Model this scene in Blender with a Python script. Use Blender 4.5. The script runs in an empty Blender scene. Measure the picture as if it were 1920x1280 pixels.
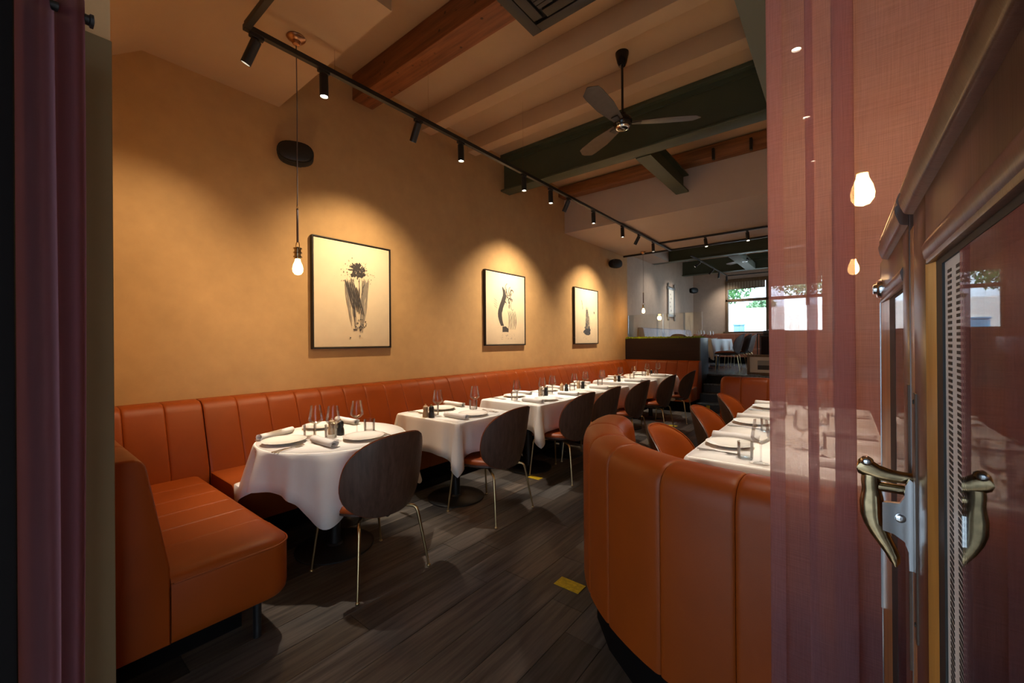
import bpy, bmesh, math, random
from mathutils import Vector, Matrix
import numpy as np
random.seed(7)
SC = bpy.context.scene
COL = SC.collection
PI = math.pi

# ------------------------------------------------------------------ camera
FPX, CAMH = 770.0, 1.38
YAW, PITCH, ROLL = math.radians(38.615), math.radians(0.062), math.radians(0.45)
fh = Vector((-math.sin(YAW), math.cos(YAW), 0)); rt = Vector((math.cos(YAW), math.sin(YAW), 0)); up = Vector((0, 0, 1))
Fv = fh * math.cos(PITCH) + up * math.sin(PITCH)
Uv = -fh * math.sin(PITCH) + up * math.cos(PITCH)
cR = rt * math.cos(ROLL) - Uv * math.sin(ROLL)
cU = rt * math.sin(ROLL) + Uv * math.cos(ROLL)
cd = bpy.data.cameras.new('camera'); cam = bpy.data.objects.new('camera', cd); COL.objects.link(cam)
m = Matrix.Identity(4)
for i in range(3):
    m[i][0] = cR[i]; m[i][1] = cU[i]; m[i][2] = -Fv[i]
m[2][3] = CAMH
cam.matrix_world = m
cd.sensor_width = 36; cd.lens = 36 * FPX / 1920; cd.clip_start = 0.02; cd.clip_end = 200
SC.camera = cam

# ------------------------------------------------------------------ world, sun, exposure
w = bpy.data.worlds.new('sky'); SC.world = w; w.use_nodes = True
bg = w.node_tree.nodes['Background']
bg.inputs[0].default_value = (0.62, 0.80, 1.0, 1); bg.inputs[1].default_value = 6.0
sl = bpy.data.lights.new('sun', 'SUN'); sl.energy = 9; sl.angle = 0.02; sl.color = (1, .95, .86)
so = bpy.data.objects.new('sun', sl); COL.objects.link(so); so.rotation_euler = Vector((.35, .5, -.79)).to_track_quat('-Z', 'Y').to_euler()
SC.view_settings.view_transform = 'Standard'; SC.view_settings.look = 'None'
SC.view_settings.exposure = 0.35; SC.view_settings.gamma = 1.0; SC.view_settings.use_curve_mapping = False
SC.cycles.use_denoising = True
SC.cycles.max_bounces = 10; SC.cycles.transparent_max_bounces = 24
SC.cycles.sample_clamp_indirect = 6.0
SC.cycles.caustics_reflective = False; SC.cycles.caustics_refractive = False
TABLE_C, WALL_C, WALL_FAR = (1.0, .90, .76), (1.0, .72, .40), (1.0, .76, .48)
P_TABLE, P_WALL, P_BULB = 165, 115, 7.0

# ------------------------------------------------------------------ materials
MATS = {}
def node(nt, t, **kw):
    n = nt.nodes.new(t)
    for k, v in kw.items():
        setattr(n, k, v)
    return n
def new_mat(name):
    mt = bpy.data.materials.new(name); mt.use_nodes = True
    nt = mt.node_tree
    return mt, nt, nt.nodes['Principled BSDF'], nt.nodes['Material Output']
def lk(nt, a, b): nt.links.new(a, b)
def coords(nt, scale=(1, 1, 1), kind='Object'):
    if kind == 'World':
        src = node(nt, 'ShaderNodeNewGeometry').outputs['Position']
    else:
        src = node(nt, 'ShaderNodeTexCoord').outputs[kind]
    mp = node(nt, 'ShaderNodeMapping'); mp.inputs['Scale'].default_value = scale
    lk(nt, src, mp.inputs['Vector']); return mp.outputs[0]
def noise(nt, vec, scale, detail=4, rough=.55):
    n = node(nt, 'ShaderNodeTexNoise'); n.inputs['Scale'].default_value = scale
    n.inputs['Detail'].default_value = detail; n.inputs['Roughness'].default_value = rough
    lk(nt, vec, n.inputs['Vector']); return n.outputs['Fac']
def ramp(nt, fac, stops):
    r = node(nt, 'ShaderNodeValToRGB'); e = r.color_ramp.elements
    e[0].position, e[0].color = stops[0][0], (*stops[0][1], 1)
    e[1].position, e[1].color = stops[1][0], (*stops[1][1], 1)
    for p, c in stops[2:]:
        k = e.new(p); k.color = (*c, 1)
    lk(nt, fac, r.inputs[0]); return r.outputs[0]
def bump(nt, b, h, strength, dist=.01):
    n = node(nt, 'ShaderNodeBump'); n.inputs['Strength'].default_value = strength; n.inputs['Distance'].default_value = dist
    lk(nt, h, n.inputs['Height']); lk(nt, n.outputs[0], b.inputs['Normal'])
def plain(name, c, rough=.5, metal=0, spec=.5, emit=None, estr=0, var=.0, vs=20, coat=0, bmp=0, bs=80):
    mt, nt, b, o = new_mat(name)
    b.inputs['Base Color'].default_value = (*c, 1); b.inputs['Roughness'].default_value = rough
    b.inputs['Metallic'].default_value = metal; b.inputs['Specular IOR Level'].default_value = spec
    b.inputs['Coat Weight'].default_value = coat
    if emit:
        b.inputs['Emission Color'].default_value = (*emit, 1); b.inputs['Emission Strength'].default_value = estr
    if var:
        f = noise(nt, coords(nt, kind='World'), vs)
        lo = tuple(max(0, x * (1 - var)) for x in c); hi = tuple(min(1, x * (1 + var)) for x in c)
        lk(nt, ramp(nt, f, [(.3, lo), (.7, hi)]), b.inputs['Base Color'])
    if bmp:
        bump(nt, b, noise(nt, coords(nt, kind='World'), bs, 3), bmp, .004)
    MATS[name] = mt; return mt
def plaster(name, c, var=.13):
    mt, nt, b, o = new_mat(name); v = coords(nt, kind='World')
    f1 = noise(nt, v, 1.6, 6, .6); f2 = noise(nt, v, 9, 5, .6)
    mx = node(nt, 'ShaderNodeMath', operation='MULTIPLY_ADD'); lk(nt, f2, mx.inputs[0]); mx.inputs[1].default_value = .35
    m2 = node(nt, 'ShaderNodeMath', operation='MULTIPLY'); lk(nt, f1, m2.inputs[0]); m2.inputs[1].default_value = .65
    lk(nt, m2.outputs[0], mx.inputs[2])
    lo = tuple(x * (1 - var) for x in c); hi = tuple(min(1, x * (1 + var)) for x in c)
    lk(nt, ramp(nt, mx.outputs[0], [(.3, lo), (.7, hi)]), b.inputs['Base Color'])
    b.inputs['Roughness'].default_value = .8; b.inputs['Specular IOR Level'].default_value = .25
    bump(nt, b, f2, .12, .004); MATS[name] = mt; return mt
def woodmat(name, lo, hi, scale=(25, 25, 2.0), rough=.45, rnd=0., spots=False, kind='Object', coat=0):
    mt, nt, b, o = new_mat(name); v = coords(nt, scale, kind)
    f = noise(nt, v, 1.0, 8, .62)
    c = ramp(nt, f, [(.3, lo), (.68, hi)])
    if rnd:
        oi = node(nt, 'ShaderNodeObjectInfo')
        hs = node(nt, 'ShaderNodeHueSaturation'); lk(nt, c, hs.inputs['Color'])
        mr = node(nt, 'ShaderNodeMapRange'); lk(nt, oi.outputs['Random'], mr.inputs[0])
        mr.inputs[3].default_value = 1 - rnd; mr.inputs[4].default_value = 1 + rnd * 1.2
        lk(nt, mr.outputs[0], hs.inputs['Value'])
        ms = node(nt, 'ShaderNodeMath', operation='MULTIPLY'); lk(nt, oi.outputs['Random'], ms.inputs[0]); ms.inputs[1].default_value = 7.31
        fr = node(nt, 'ShaderNodeMath', operation='FRACT'); lk(nt, ms.outputs[0], fr.inputs[0])
        mr2 = node(nt, 'ShaderNodeMapRange'); lk(nt, fr.outputs[0], mr2.inputs[0]); mr2.inputs[3].default_value = .45; mr2.inputs[4].default_value = 1.15
        lk(nt, mr2.outputs[0], hs.inputs['Saturation'])
        c = hs.outputs[0]
    if spots:
        vo = node(nt, 'ShaderNodeTexVoronoi'); vo.inputs['Scale'].default_value = 9; lk(nt, coords(nt, (1, 1, 1), kind), vo.inputs['Vector'])
        rr = ramp(nt, vo.outputs['Distance'], [(.07, (.12, .1, .1)), (.14, (1, 1, 1))])
        mm = node(nt, 'ShaderNodeMix', data_type='RGBA', blend_type='MULTIPLY'); mm.inputs[0].default_value = .8
        lk(nt, c, mm.inputs[6]); lk(nt, rr, mm.inputs[7]); c = mm.outputs[2]
    lk(nt, c, b.inputs['Base Color']); b.inputs['Roughness'].default_value = rough
    b.inputs['Coat Weight'].default_value = coat; b.inputs['Coat Roughness'].default_value = .2
    bump(nt, b, f, .15, .004); MATS[name] = mt; return mt
def leather(name, c):
    mt, nt, b, o = new_mat(name); v = coords(nt, kind='World')
    f = noise(nt, v, 3.0, 3); g = noise(nt, v, 220, 2)
    lk(nt, ramp(nt, f, [(.3, tuple(x * .88 for x in c)), (.7, tuple(x * 1.08 for x in c))]), b.inputs['Base Color'])
    b.inputs['Roughness'].default_value = .47; b.inputs['Specular IOR Level'].default_value = .36
    bump(nt, b, g, .10, .002); MATS[name] = mt; return mt
def glassmat(name, tint=(.97, .98, .98), edge=.9, base=.05, rough=.02):
    mt, nt, b, o = new_mat(name); nt.nodes.remove(b)
    tr = node(nt, 'ShaderNodeBsdfTransparent'); tr.inputs[0].default_value = (*tint, 1)
    gl = node(nt, 'ShaderNodeBsdfGlossy'); gl.inputs['Roughness'].default_value = rough
    lw = node(nt, 'ShaderNodeLayerWeight'); lw.inputs[0].default_value = .35
    mr = node(nt, 'ShaderNodeMapRange'); lk(nt, lw.outputs['Fresnel'], mr.inputs[0]); mr.inputs[3].default_value = base; mr.inputs[4].default_value = edge
    mx = node(nt, 'ShaderNodeMixShader'); lk(nt, mr.outputs[0], mx.inputs[0]); lk(nt, tr.outputs[0], mx.inputs[1]); lk(nt, gl.outputs[0], mx.inputs[2])
    lk(nt, mx.outputs[0], o.inputs[0]); MATS[name] = mt; return mt
def sheer(name, c, openness=.3):
    mt, nt, b, o = new_mat(name); nt.nodes.remove(b)
    v1 = coords(nt, (1, 1, .012), 'World'); v2 = coords(nt, (.012, .012, 1), 'World')
    f1 = noise(nt, v1, 1100, 1); f2 = noise(nt, v2, 1100, 1)
    ad = node(nt, 'ShaderNodeMath', operation='ADD'); lk(nt, f1, ad.inputs[0]); lk(nt, f2, ad.inputs[1])
    mr = node(nt, 'ShaderNodeMapRange'); lk(nt, ad.outputs[0], mr.inputs[0])
    mr.inputs[1].default_value = .75; mr.inputs[2].default_value = 1.25; mr.inputs[3].default_value = openness * .75; mr.inputs[4].default_value = openness * 1.25
    df = node(nt, 'ShaderNodeBsdfDiffuse'); tl = node(nt, 'ShaderNodeBsdfTranslucent'); tp = node(nt, 'ShaderNodeBsdfTransparent')
    df.inputs[0].default_value = (*c, 1); tl.inputs[0].default_value = (*c, 1); tp.inputs[0].default_value = (1, .94, .94, 1)
    m1 = node(nt, 'ShaderNodeMixShader'); m1.inputs[0].default_value = .72; lk(nt, df.outputs[0], m1.inputs[1]); lk(nt, tl.outputs[0], m1.inputs[2])
    m2 = node(nt, 'ShaderNodeMixShader'); lk(nt, mr.outputs[0], m2.inputs[0]); lk(nt, m1.outputs[0], m2.inputs[1]); lk(nt, tp.outputs[0], m2.inputs[2])
    lk(nt, m2.outputs[0], o.inputs[0]); MATS[name] = mt; return mt
def emis(name, c, s):
    mt, nt, b, o = new_mat(name); nt.nodes.remove(b)
    e = node(nt, 'ShaderNodeEmission'); e.inputs[0].default_value = (*c, 1); e.inputs[1].default_value = s
    lk(nt, e.outputs[0], o.inputs[0]); MATS[name] = mt; return mt

plaster('plaster', (.52, .335, .165)); plaster('plaster_grey', (.47, .36, .285)); plaster('plaster_ceiling', (.52, .37, .235), .04)
plaster('jamb_shade', (.20, .15, .08), .06); plaster('plaster_bulkhead', (.50, .41, .35), .04)  # jamb colour: plaster with the doorway shade painted into it
leather('leather', (.26, .047, .0022)); leather('leather_far', (.34, .115, .06)); leather('leather_blue', (.36, .37, .47))
woodmat('walnut', (.052, .028, .020), (.115, .068, .050), (45, 45, 1.2), .42)
woodmat('floorwood', (.022, .018, .015), (.125, .098, .078), (34, 1.8, 10), .38, rnd=.55, kind='World')
woodmat('floorslate', (.05, .055, .06), (.14, .15, .16), (30, 2.2, 10), .25, rnd=.25, kind='World')
woodmat('beamwood', (.13, .04, .012), (.30, .10, .03), (2.0, 30, 30), .6, spots=True, kind='World')
woodmat('timber', (.14, .05, .015), (.30, .12, .04), (2.0, 30, 30), .6, kind='World')
woodmat('planterwood', (.013, .0045, .004), (.026, .009, .007), (2, 30, 30), .8, kind='World')
woodmat('doorwood', (.038, .012, .006), (.088, .032, .015), (40, 40, 2.5), .32, coat=.25)
woodmat('beadwood', (.26, .105, .02), (.50, .23, .05), (40, 40, 3), .3, coat=.4)
woodmat('windowwood', (.10, .055, .025), (.2, .12, .06), (30, 30, 3), .5)
plain('cloth', (.83, .81, .78), .85, spec=.1, var=.03, vs=6, bmp=.05, bs=500)
plain('napkin_cloth', (.78, .77, .76), .85, spec=.1)
plain('porcelain', (.84, .82, .78), .18)
plain('steel', (.62, .60, .57), .22, 1.0); plain('chrome', (.7, .72, .75), .12, 1.0)
plain('brass', (.62, .47, .24), .28, 1.0); plain('oldbrass', (.40, .30, .17), .22, 1.0, var=.35, vs=60)
plain('blackmetal', (.012, .012, .013), .45); plain('blackgloss', (.01, .01, .012), .18)
plain('fanblade', (.06, .045, .035), .32, var=.2)
plain('blacksoft', (.008, .008, .009), .8); plain('plinth', (.004, .003, .003), .8, spec=.08)
plain('green', (.055, .070, .044), .5, var=.06, vs=4); plain('greengrey', (.13, .15, .125), .6)
plain('darkstep', (.035, .042, .055), .4, var=.2, vs=8)
plain('yellow', (.62, .43, .012), .6, var=.25, vs=40)
plain('canvas', (.84, .72, .54), .8, var=.035, vs=8); plain('ink', (.055, .05, .055), .8); plain('ink_soft', (.28, .25, .22), .8); plain('ink_blue', (.05, .06, .085), .8)
plain('mill_wood', (.50, .34, .20), .4); plain('mill_black', (.010, .010, .011), .3)
plain('silverframe', (.30, .31, .32), .35, .8); plain('paper', (.78, .74, .66), .8)
plain('sub', (.01, .008, .007), .9); plain('copper', (.45, .24, .13), .3, 1.0, var=.2)
plain('cable', (.10, .07, .06), .6); plain('rubber', (.008, .008, .008), .6)
plain('spacer', (.62, .58, .53), .4)
plain('moss_mat', (.22, .32, .02), .95, var=.6, vs=25)
plain('leaf', (.10, .26, .08), .8, var=.5, vs=3); plain('leaf2', (.16, .30, .16), .8, var=.4, vs=3)
plain('ground_mat', (.30, .29, .27), .9); plain('unseen_facade_mat', (.58, .57, .56), .9, var=.2, vs=.6); plain('darkplate', (.09, .06, .045), .4, .5); plain('whitewall', (.85, .85, .84), .9); plain('binblue', (.12, .38, .66), .5)
plain('matboard', (.75, .73, .68), .8); plain('photodark', (.05, .055, .06), .6); plain('photogrey', (.35, .37, .38), .6)
plain('blindfabric', (.32, .25, .17), .9); plain('blindslat', (.20, .14, .09), .9)
glassmat('glass', (.98, .985, .985), .68, .02, .04); glassmat('pane', (.93, .95, .94), .92, .04, .0); glassmat('bulbglass', (1, .9, .7), .6, .03)
sheer('curtain', (.49, .285, .315), .37); sheer('curtain_dark', (.26, .11, .13), .06)
emis('lit', (1, .86, .62), 28); emis('filament', (1, .55, .16), 22); emis('filament_far', (1, .6, .2), 16); emis('candle', (1, .5, .15), 3)

# ------------------------------------------------------------------ mesh helpers
class MB:
    def __init__(s): s.v = []; s.f = []
    def add(s, vs, fs):
        o = len(s.v); s.v += [tuple(v) for v in vs]; s.f += [tuple(i + o for i in f) for f in fs]; return s
    def box(s, x0, x1, y0, y1, z0, z1):
        return s.add([(x0, y0, z0), (x1, y0, z0), (x1, y1, z0), (x0, y1, z0), (x0, y0, z1), (x1, y0, z1), (x1, y1, z1), (x0, y1, z1)],
                     [(0, 3, 2, 1), (4, 5, 6, 7), (0, 1, 5, 4), (1, 2, 6, 5), (2, 3, 7, 6), (3, 0, 4, 7)])
    def rbox(s, x0, x1, y0, y1, z0, z1, r=.01, seg=2):
        bm = bmesh.new(); bmesh.ops.create_cube(bm, size=1)
        for v in bm.verts:
            v.co = Vector(((x0 + x1) / 2 + v.co.x * (x1 - x0), (y0 + y1) / 2 + v.co.y * (y1 - y0), (z0 + z1) / 2 + v.co.z * (z1 - z0)))
        bmesh.ops.bevel(bm, geom=bm.edges[:], offset=min(r, .49 * min(x1 - x0, y1 - y0, z1 - z0)), segments=seg, profile=.5, affect='EDGES')
        bm.verts.index_update()
        s.add([v.co[:] for v in bm.verts], [[v.index for v in f.verts] for f in bm.faces]); bm.free(); return s
    def loft(s, rings, caps=True, closed=True):
        n = len(rings[0]); o = len(s.v)
        for r in rings: s.v += [tuple(p) for p in r]
        for i in range(len(rings) - 1):
            for j in range(n if closed else n - 1):
                a = o + i * n + j; b = o + i * n + (j + 1) % n
                s.f.append((a, b, b + n, a + n))
        if caps:
            s.f.append(tuple(range(o + n - 1, o - 1, -1))); s.f.append(tuple(range(o + (len(rings) - 1) * n, o + len(rings) * n)))
        return s
    def tube(s, path, r, n=8, caps=True):
        P = [Vector(p) for p in path]; rs = r if isinstance(r, (list, tuple)) else [r] * len(P)
        t0 = (P[1] - P[0]).normalized(); u = t0.orthogonal().normalized(); rings = []
        for i, p in enumerate(P):
            t = ((P[min(i + 1, len(P) - 1)] - P[max(i - 1, 0)])).normalized()
            u = (u - t * u.dot(t)).normalized(); v = t.cross(u)
            rings.append([p + (u * math.cos(2 * PI * k / n) + v * math.sin(2 * PI * k / n)) * rs[i] for k in range(n)])
        return s.loft(rings, caps)
    def lathe(s, prof, c=(0, 0, 0), n=24, ax=(0, 0, 1), caps=True):
        a = Vector(ax).normalized(); u = a.orthogonal().normalized(); v = a.cross(u); c = Vector(c)
        if abs(a.z) > .999: u = Vector((1, 0, 0)); v = Vector((0, 1, 0)) * (1 if a.z > 0 else -1)
        rings = [[c + a * z + (u * math.cos(2 * PI * k / n) + v * math.sin(2 * PI * k / n)) * max(r, 1e-4) for k in range(n)] for r, z in prof]
        return s.loft(rings, caps)
    def prism(s, poly, axis, a, b):
        def mk(p, t):
            return (t, p[0], p[1]) if axis == 'x' else ((p[0], t, p[1]) if axis == 'y' else (p[0], p[1], t))
        return s.loft([[mk(p, a) for p in poly], [mk(p, b) for p in poly]])
def obj(name, mb, mat, parent=None, smooth=40, local=False):
    me = bpy.data.meshes.new(name)
    vs = mb.v
    if parent is not None and not local:
        px, py, pz = WLOC[parent.name]
        vs = [(a - px, b - py, c - pz) for a, b, c in vs]
    me.from_pydata(vs, [], mb.f); me.validate(); 
    bm = bmesh.new(); bm.from_mesh(me); bmesh.ops.recalc_face_normals(bm, faces=bm.faces[:]); bm.to_mesh(me); bm.free()
    if smooth:
        me.polygons.foreach_set('use_smooth', [True] * len(me.polygons))
        me.set_sharp_from_angle(angle=math.radians(smooth))
    me.materials.append(MATS[mat])
    o = bpy.data.objects.new(name, me); COL.objects.link(o)
    if parent is not None: o.parent = parent
    WLOC[o.name] = WLOC[parent.name] if (parent is not None and not local) else (0, 0, 0)
    return o
WLOC = {}
def tag(o, label, cat, group=None, kind=None):
    if label: o['label'] = label
    if cat: o['category'] = cat
    if group: o['group'] = group
    if kind: o['kind'] = kind
    return o
def thing(name, label, cat, loc=(0, 0, 0), rz=0, group=None, kind=None):
    o = bpy.data.objects.new(name, None); COL.objects.link(o); o.empty_display_size = .05
    o.location = loc; o.rotation_euler = (0, 0, rz); WLOC[o.name] = tuple(loc)
    return tag(o, label, cat, group, kind)
def struct(name, mb, mat, label=None, smooth=40):
    o = obj(name, mb, mat, None, smooth); o['kind'] = 'structure'
    if label: o['label'] = label
    return o
def dup(root, loc, rz=0, label=None, group=None):
    r = root.copy(); COL.objects.link(r); r.location = loc; r.rotation_euler = (0, 0, rz); WLOC[r.name] = tuple(loc)
    if label: r['label'] = label
    if group: r['group'] = group
    for ch in list(root.children):
        c = ch.copy(); COL.objects.link(c); c.parent = r
        for g in list(ch.children):
            d = g.copy(); COL.objects.link(d); d.parent = c
    return r
def box(*a): return MB().box(*a)
def rbox(*a, **k): return MB().rbox(*a, **k)
def shift(mb, dx, dy, dz):
    mb.v = [(a + dx, b + dy, c + dz) for a, b, c in mb.v]; return mb

# ================================================================== THE ROOM
WX = -3.85            # face of the left wall
CZ = 4.10             # main ceiling
RZ = 0.66             # raised floor
RX = 1.18             # right wall
struct('ground', box(-40, 40, -30, 60, -.4, -.3), 'ground_mat', 'grey paving outside the building')
floor = struct('floor', box(-4.2, RX + .2, -.05, 9.2, -.3, -.028), 'sub', 'dark worn timber plank floor of the lower dining room')
PW = 0.186
unit = MB().rbox(-.5, .5, -.5, .5, -.5, .5, r=.0, seg=1) if False else box(-.5, .5, -.5, .5, -1, 0)
pm = bpy.data.meshes.new('plank'); pm.from_pydata(unit.v, [], unit.f); pm.materials.append(MATS['floorwood'])
pm2 = bpy.data.meshes.new('plank_grey'); pm2.from_pydata(unit.v, [], unit.f); pm2.materials.append(MATS['floorslate'])
def planks(parent, mesh, x0, x1, y0, y1, z, name='plank'):
    x = x0; i = 0
    while x < x1 - .02:
        xe = min(x + PW, x1); y = y0; first = True
        while y < y1 - .01:
            L = random.uniform(.9, 2.1) * (random.uniform(.3, 1) if first else 1); first = False
            ye = y + L
            if y1 - ye < .35: ye = y1
            o = bpy.data.objects.new(name, mesh); COL.objects.link(o); o.parent = parent
            o.location = ((x + xe) / 2, (y + ye) / 2, z - random.uniform(0, .0015)); o.scale = (xe - x - .0035, ye - y - .003, .026)
            y = ye
        x = xe; i += 1
planks(floor, pm, -3.45, RX, .0, 8.45, 0.0)
# raised floor and steps
rf = struct('floor_raised', box(-4.1, RX + .2, 9.5, 15.0, -.3, RZ - .028), 'sub', 'raised dark floor of the upper dining room')
planks(rf, pm2, -3.95, RX, 9.5, 15.0, RZ)
st = thing('staircase', 'dark grey steps leading up beside the planter wall', 'steps', (-.5, 9.0, 0))
for k, (ya, yb) in enumerate([(8.5, 8.78), (8.78, 9.06), (9.06, 9.5)]):
    h = .165 * (k + 1)
    obj('step', box(-2.2, RX - .002, ya, 9.5 if k == 2 else 9.5, h - .165 + .0, h - .03), 'darkstep', st)
    obj('tread', rbox(-2.2, RX - .002, ya - .02, yb, h - .03, h, r=.006), 'floorslate', st)
obj('tread', rbox(-2.2, RX - .002, 9.48, 9.62, RZ - .03, RZ + .004, r=.006), 'floorslate', st)
tag(obj('tape_strip', box(-2.02, -1.955, 8.495, 8.499, .03, .145), 'yellow'), 'yellow warning tape stuck on the riser of the lowest step', 'tape')
# walls
struct('wall_left', box(WX - .2, WX, -.05, 9.12, -.3, CZ + .1), 'plaster', 'ochre plaster wall with three pictures')
struct('wall_left_upper', box(-4.15, -3.95, 9.12, 15.2, -.3, CZ + .1), 'plaster_grey', 'grey beige plaster wall of the upper room')
struct('wall_right', MB().box(RX, RX + .2, -.05, 11.0, -.3, CZ + .1).box(RX, RX + .2, 14.6, 15.2, -.3, CZ + .1).box(RX, RX + .2, 11.0, 14.6, -.3, 1.3).box(RX, RX + .2, 11.0, 14.6, 3.4, CZ + .1), 'plaster_grey', 'right hand wall')
w2 = thing('window_added', 'unseen timber framed side window added to the upper room for daylight', None, (RX + .1, 12.3, 1.3), kind='structure')  # out of view, added to bring more daylight into the upper room
for a, b in ((11.0, 11.08), (12.76, 12.84), (14.52, 14.6)):
    obj('window_frame', rbox(RX + .02, RX + .14, a, b, 1.3, 3.4, r=.01), 'windowwood', w2)  # uprights of the added unseen window
for a, b in ((1.3, 1.38), (3.32, 3.4)):
    obj('window_frame', rbox(RX + .02, RX + .14, 11.08, 14.52, a, b, r=.01), 'windowwood', w2)  # rails of the added unseen window
for a, b in ((11.08, 12.76), (12.84, 14.52)):
    obj('pane', box(RX + .08, RX + .09, a, b, 1.38, 3.32), 'pane', w2)  # glass of the added unseen window
struct('wall_front', MB().box(WX - .2, -1.75, -.10, .22, -.3, CZ + .1).box(.056, RX + .2, -.10, .20, -.3, CZ + .1).box(-1.75, .056, -.10, .22, 2.62, CZ + .1), 'plaster', 'front wall with the entrance doorway')
tag(obj('jamb_shade_board', rbox(-1.752, -1.735, -.10, .222, 0, 2.31, r=.003), 'jamb_shade'), 'doorway board with shade put into its dark olive colour, beside the gathered curtain', None, kind='structure').name = 'added_shade_board'  # added board; its dark olive carries the shade on the lower jamb
struct('trim_2', rbox(-1.30, -1.24, -.28, .022, 0, 2.6, r=.006), 'plinth', 'black door post at the left edge')
# back wall with window opening  x -2.95..-.30, z 1.64..3.36
struct('wall_back', MB().box(-4.1, -2.95, 15.0, 15.2, -.3, CZ + .1).box(-.30, RX + .2, 15.0, 15.2, -.3, CZ + .1).box(-2.95, -.30, 15.0, 15.2, -.3, 1.64).box(-2.95, -.30, 15.0, 15.2, 3.36, CZ + .1), 'plaster_grey', 'grey beige wall around the far window')
tag(obj('sun_block_canopy', rbox(-4.5, 2.5, -2.3, -.1, 2.72, 2.8, r=.01), 'blackmetal'), 'unseen dark canopy added over the street entrance to block the sun', 'canopy')  # out of view, added to keep direct sun from entering the doorway
struct('unseen_facade', box(-16, 14, -9.0, -8.0, -.3, 11), 'unseen_facade_mat', 'unseen grey brown house front added across the street to limit doorway daylight')  # out of view, added to cut the sky and bounce light at the doorway
# window
win = thing('window_1', 'wide timber framed window at the far end with a roller blind', 'window', (-1.62, 15.08, 1.64), kind='structure')
del win['category']
for a, b in ((-2.95, -2.87), (-1.80, -1.67), (-.40, -.30)):
    obj('window_frame', rbox(a, b, 14.97, 15.12, 1.64, 3.36, r=.01), 'windowwood', win)
obj('window_frame', rbox(-2.95, -.3, 14.96, 15.12, 3.26, 3.37, r=.01), 'windowwood', win)
obj('window_frame', rbox(-2.95, -.3, 14.97, 15.12, 2.63, 2.72, r=.01), 'windowwood', win)
obj('window_sill', rbox(-3.0, -.25, 14.85, 15.12, 1.60, 1.66, r=.01), 'windowwood', win)
for a, b in ((-2.87, -1.80), (-1.67, -.40)):
    for c, d in ((1.66, 2.63), (2.72, 3.26)):
        obj('pane', box(a, b, 15.05, 15.06, c, d), 'pane', win)
bl = thing('roller_blind', 'striped woven blind rolled up at the top of the far window', 'blind', (-1.62, 14.95, 3.05))
for a, b in ((-2.86, -1.81), (-1.66, -.41)):
    n = 26
    for k in range(n):
        xx = a + (b - a) * k / n
        obj('slat', box(xx, xx + (b - a) / n * .95, 14.935, 14.95, 3.05, 3.26), 'blindslat' if k % 2 else 'blindfabric', bl, 0)
    obj('bottom_bar', rbox(a, b, 14.93, 14.955, 3.03, 3.06, r=.004), 'blindslat', bl)
# ceiling
struct('ceiling', box(-4.2, RX + .2, -.1, 15.2, CZ, CZ + .2), 'plaster_ceiling', 'beige plaster ceiling between the beams')
# near soffit with sloped cove towards the front wall
struct('soffit', MB().prism([(.22, 3.135), (.645, 3.465), (1.555, 3.465), (1.555, CZ), (.22, CZ)], 'x', WX, -2.19), 'plaster_ceiling', 'dropped beige ceiling box near the entrance')
struct('ceiling_recess', box(-2.19, RX, .22, .60, 3.2, CZ), 'plaster_ceiling', 'plaster box above the entrance')
# joists and beams
tag(obj('timber_beam', rbox(WX, -.51, 2.25, 2.485, 3.84, CZ, r=.012), 'beamwood'), 'old pitted reddish timber beam under the near ceiling', 'beam')
for k, (a, b, z, lb) in enumerate([(3.13, 3.285, 3.88, 'beige plastered joist just behind the old timber beam'), (3.90, 4.06, 3.90, 'beige plastered joist next to the green steel girder')]):
    tag(obj('ceiling_joist', rbox(WX, -.51, a, b, z, CZ, r=.008), 'plaster_ceiling'), lb, 'beam', 'plastered joists')
gb = thing('steel_girder', 'dark green riveted steel girder crossing the middle of the ceiling', 'girder', (-2.1, 4.69, 3.57))
obj('web', box(WX, RX, 4.665, 4.70, 3.595, 4.05), 'green', gb); obj('flange', rbox(WX, RX, 4.58, 4.785, 3.57, 3.595, r=.004), 'green', gb)
obj('flange', rbox(WX, RX, 4.58, 4.785, 4.05, CZ - .001, r=.004), 'green', gb)
obj('angle_iron', box(WX, RX, 4.64, 4.665, 4.0, 4.05), 'green', gb)
tag(obj('stub_girder', MB().box(-1.90, -1.72, 4.785, 6.34, 3.56, 3.585).box(-1.825, -1.795, 4.785, 6.34, 3.585, 3.8).box(-1.90, -1.72, 4.785, 6.34, 3.8, 3.82), 'green'), 'short green steel stub running from the girder to the bulkhead', 'girder')
tag(obj('spine_girder', MB().box(-.51, -.48, .62, 4.57, 3.56, CZ - .001).box(-.51, -.36, .62, 4.57, 3.54, 3.57), 'greengrey'), 'grey green steel beam along the right edge of the ceiling', 'girder')
tag(obj('timber_lintel', rbox(WX, RX, 6.15, 6.36, 3.91, 4.08, r=.01), 'timber'), 'orange brown timber lintel above the beige bulkhead', 'beam')
for x in (-1.35, -.9):
    tag(obj('iron_strap', box(x, x + .03, 6.09, 6.15, 3.85, 4.0), 'blackmetal'), 'black iron strap on the orange timber lintel, ' + ('left one' if x < -1 else 'right one'), 'strap', 'lintel straps')
struct('bulkhead', box(WX, RX, 6.36, 9.0, 3.32, CZ), 'plaster_bulkhead', 'beige dropped bulkhead across the ceiling')
struct('bulkhead_return', box(-3.95, -3.5, 9.0, 11.0, 3.45, CZ), 'plaster_bulkhead', 'small plaster box below the upper ceiling')
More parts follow.
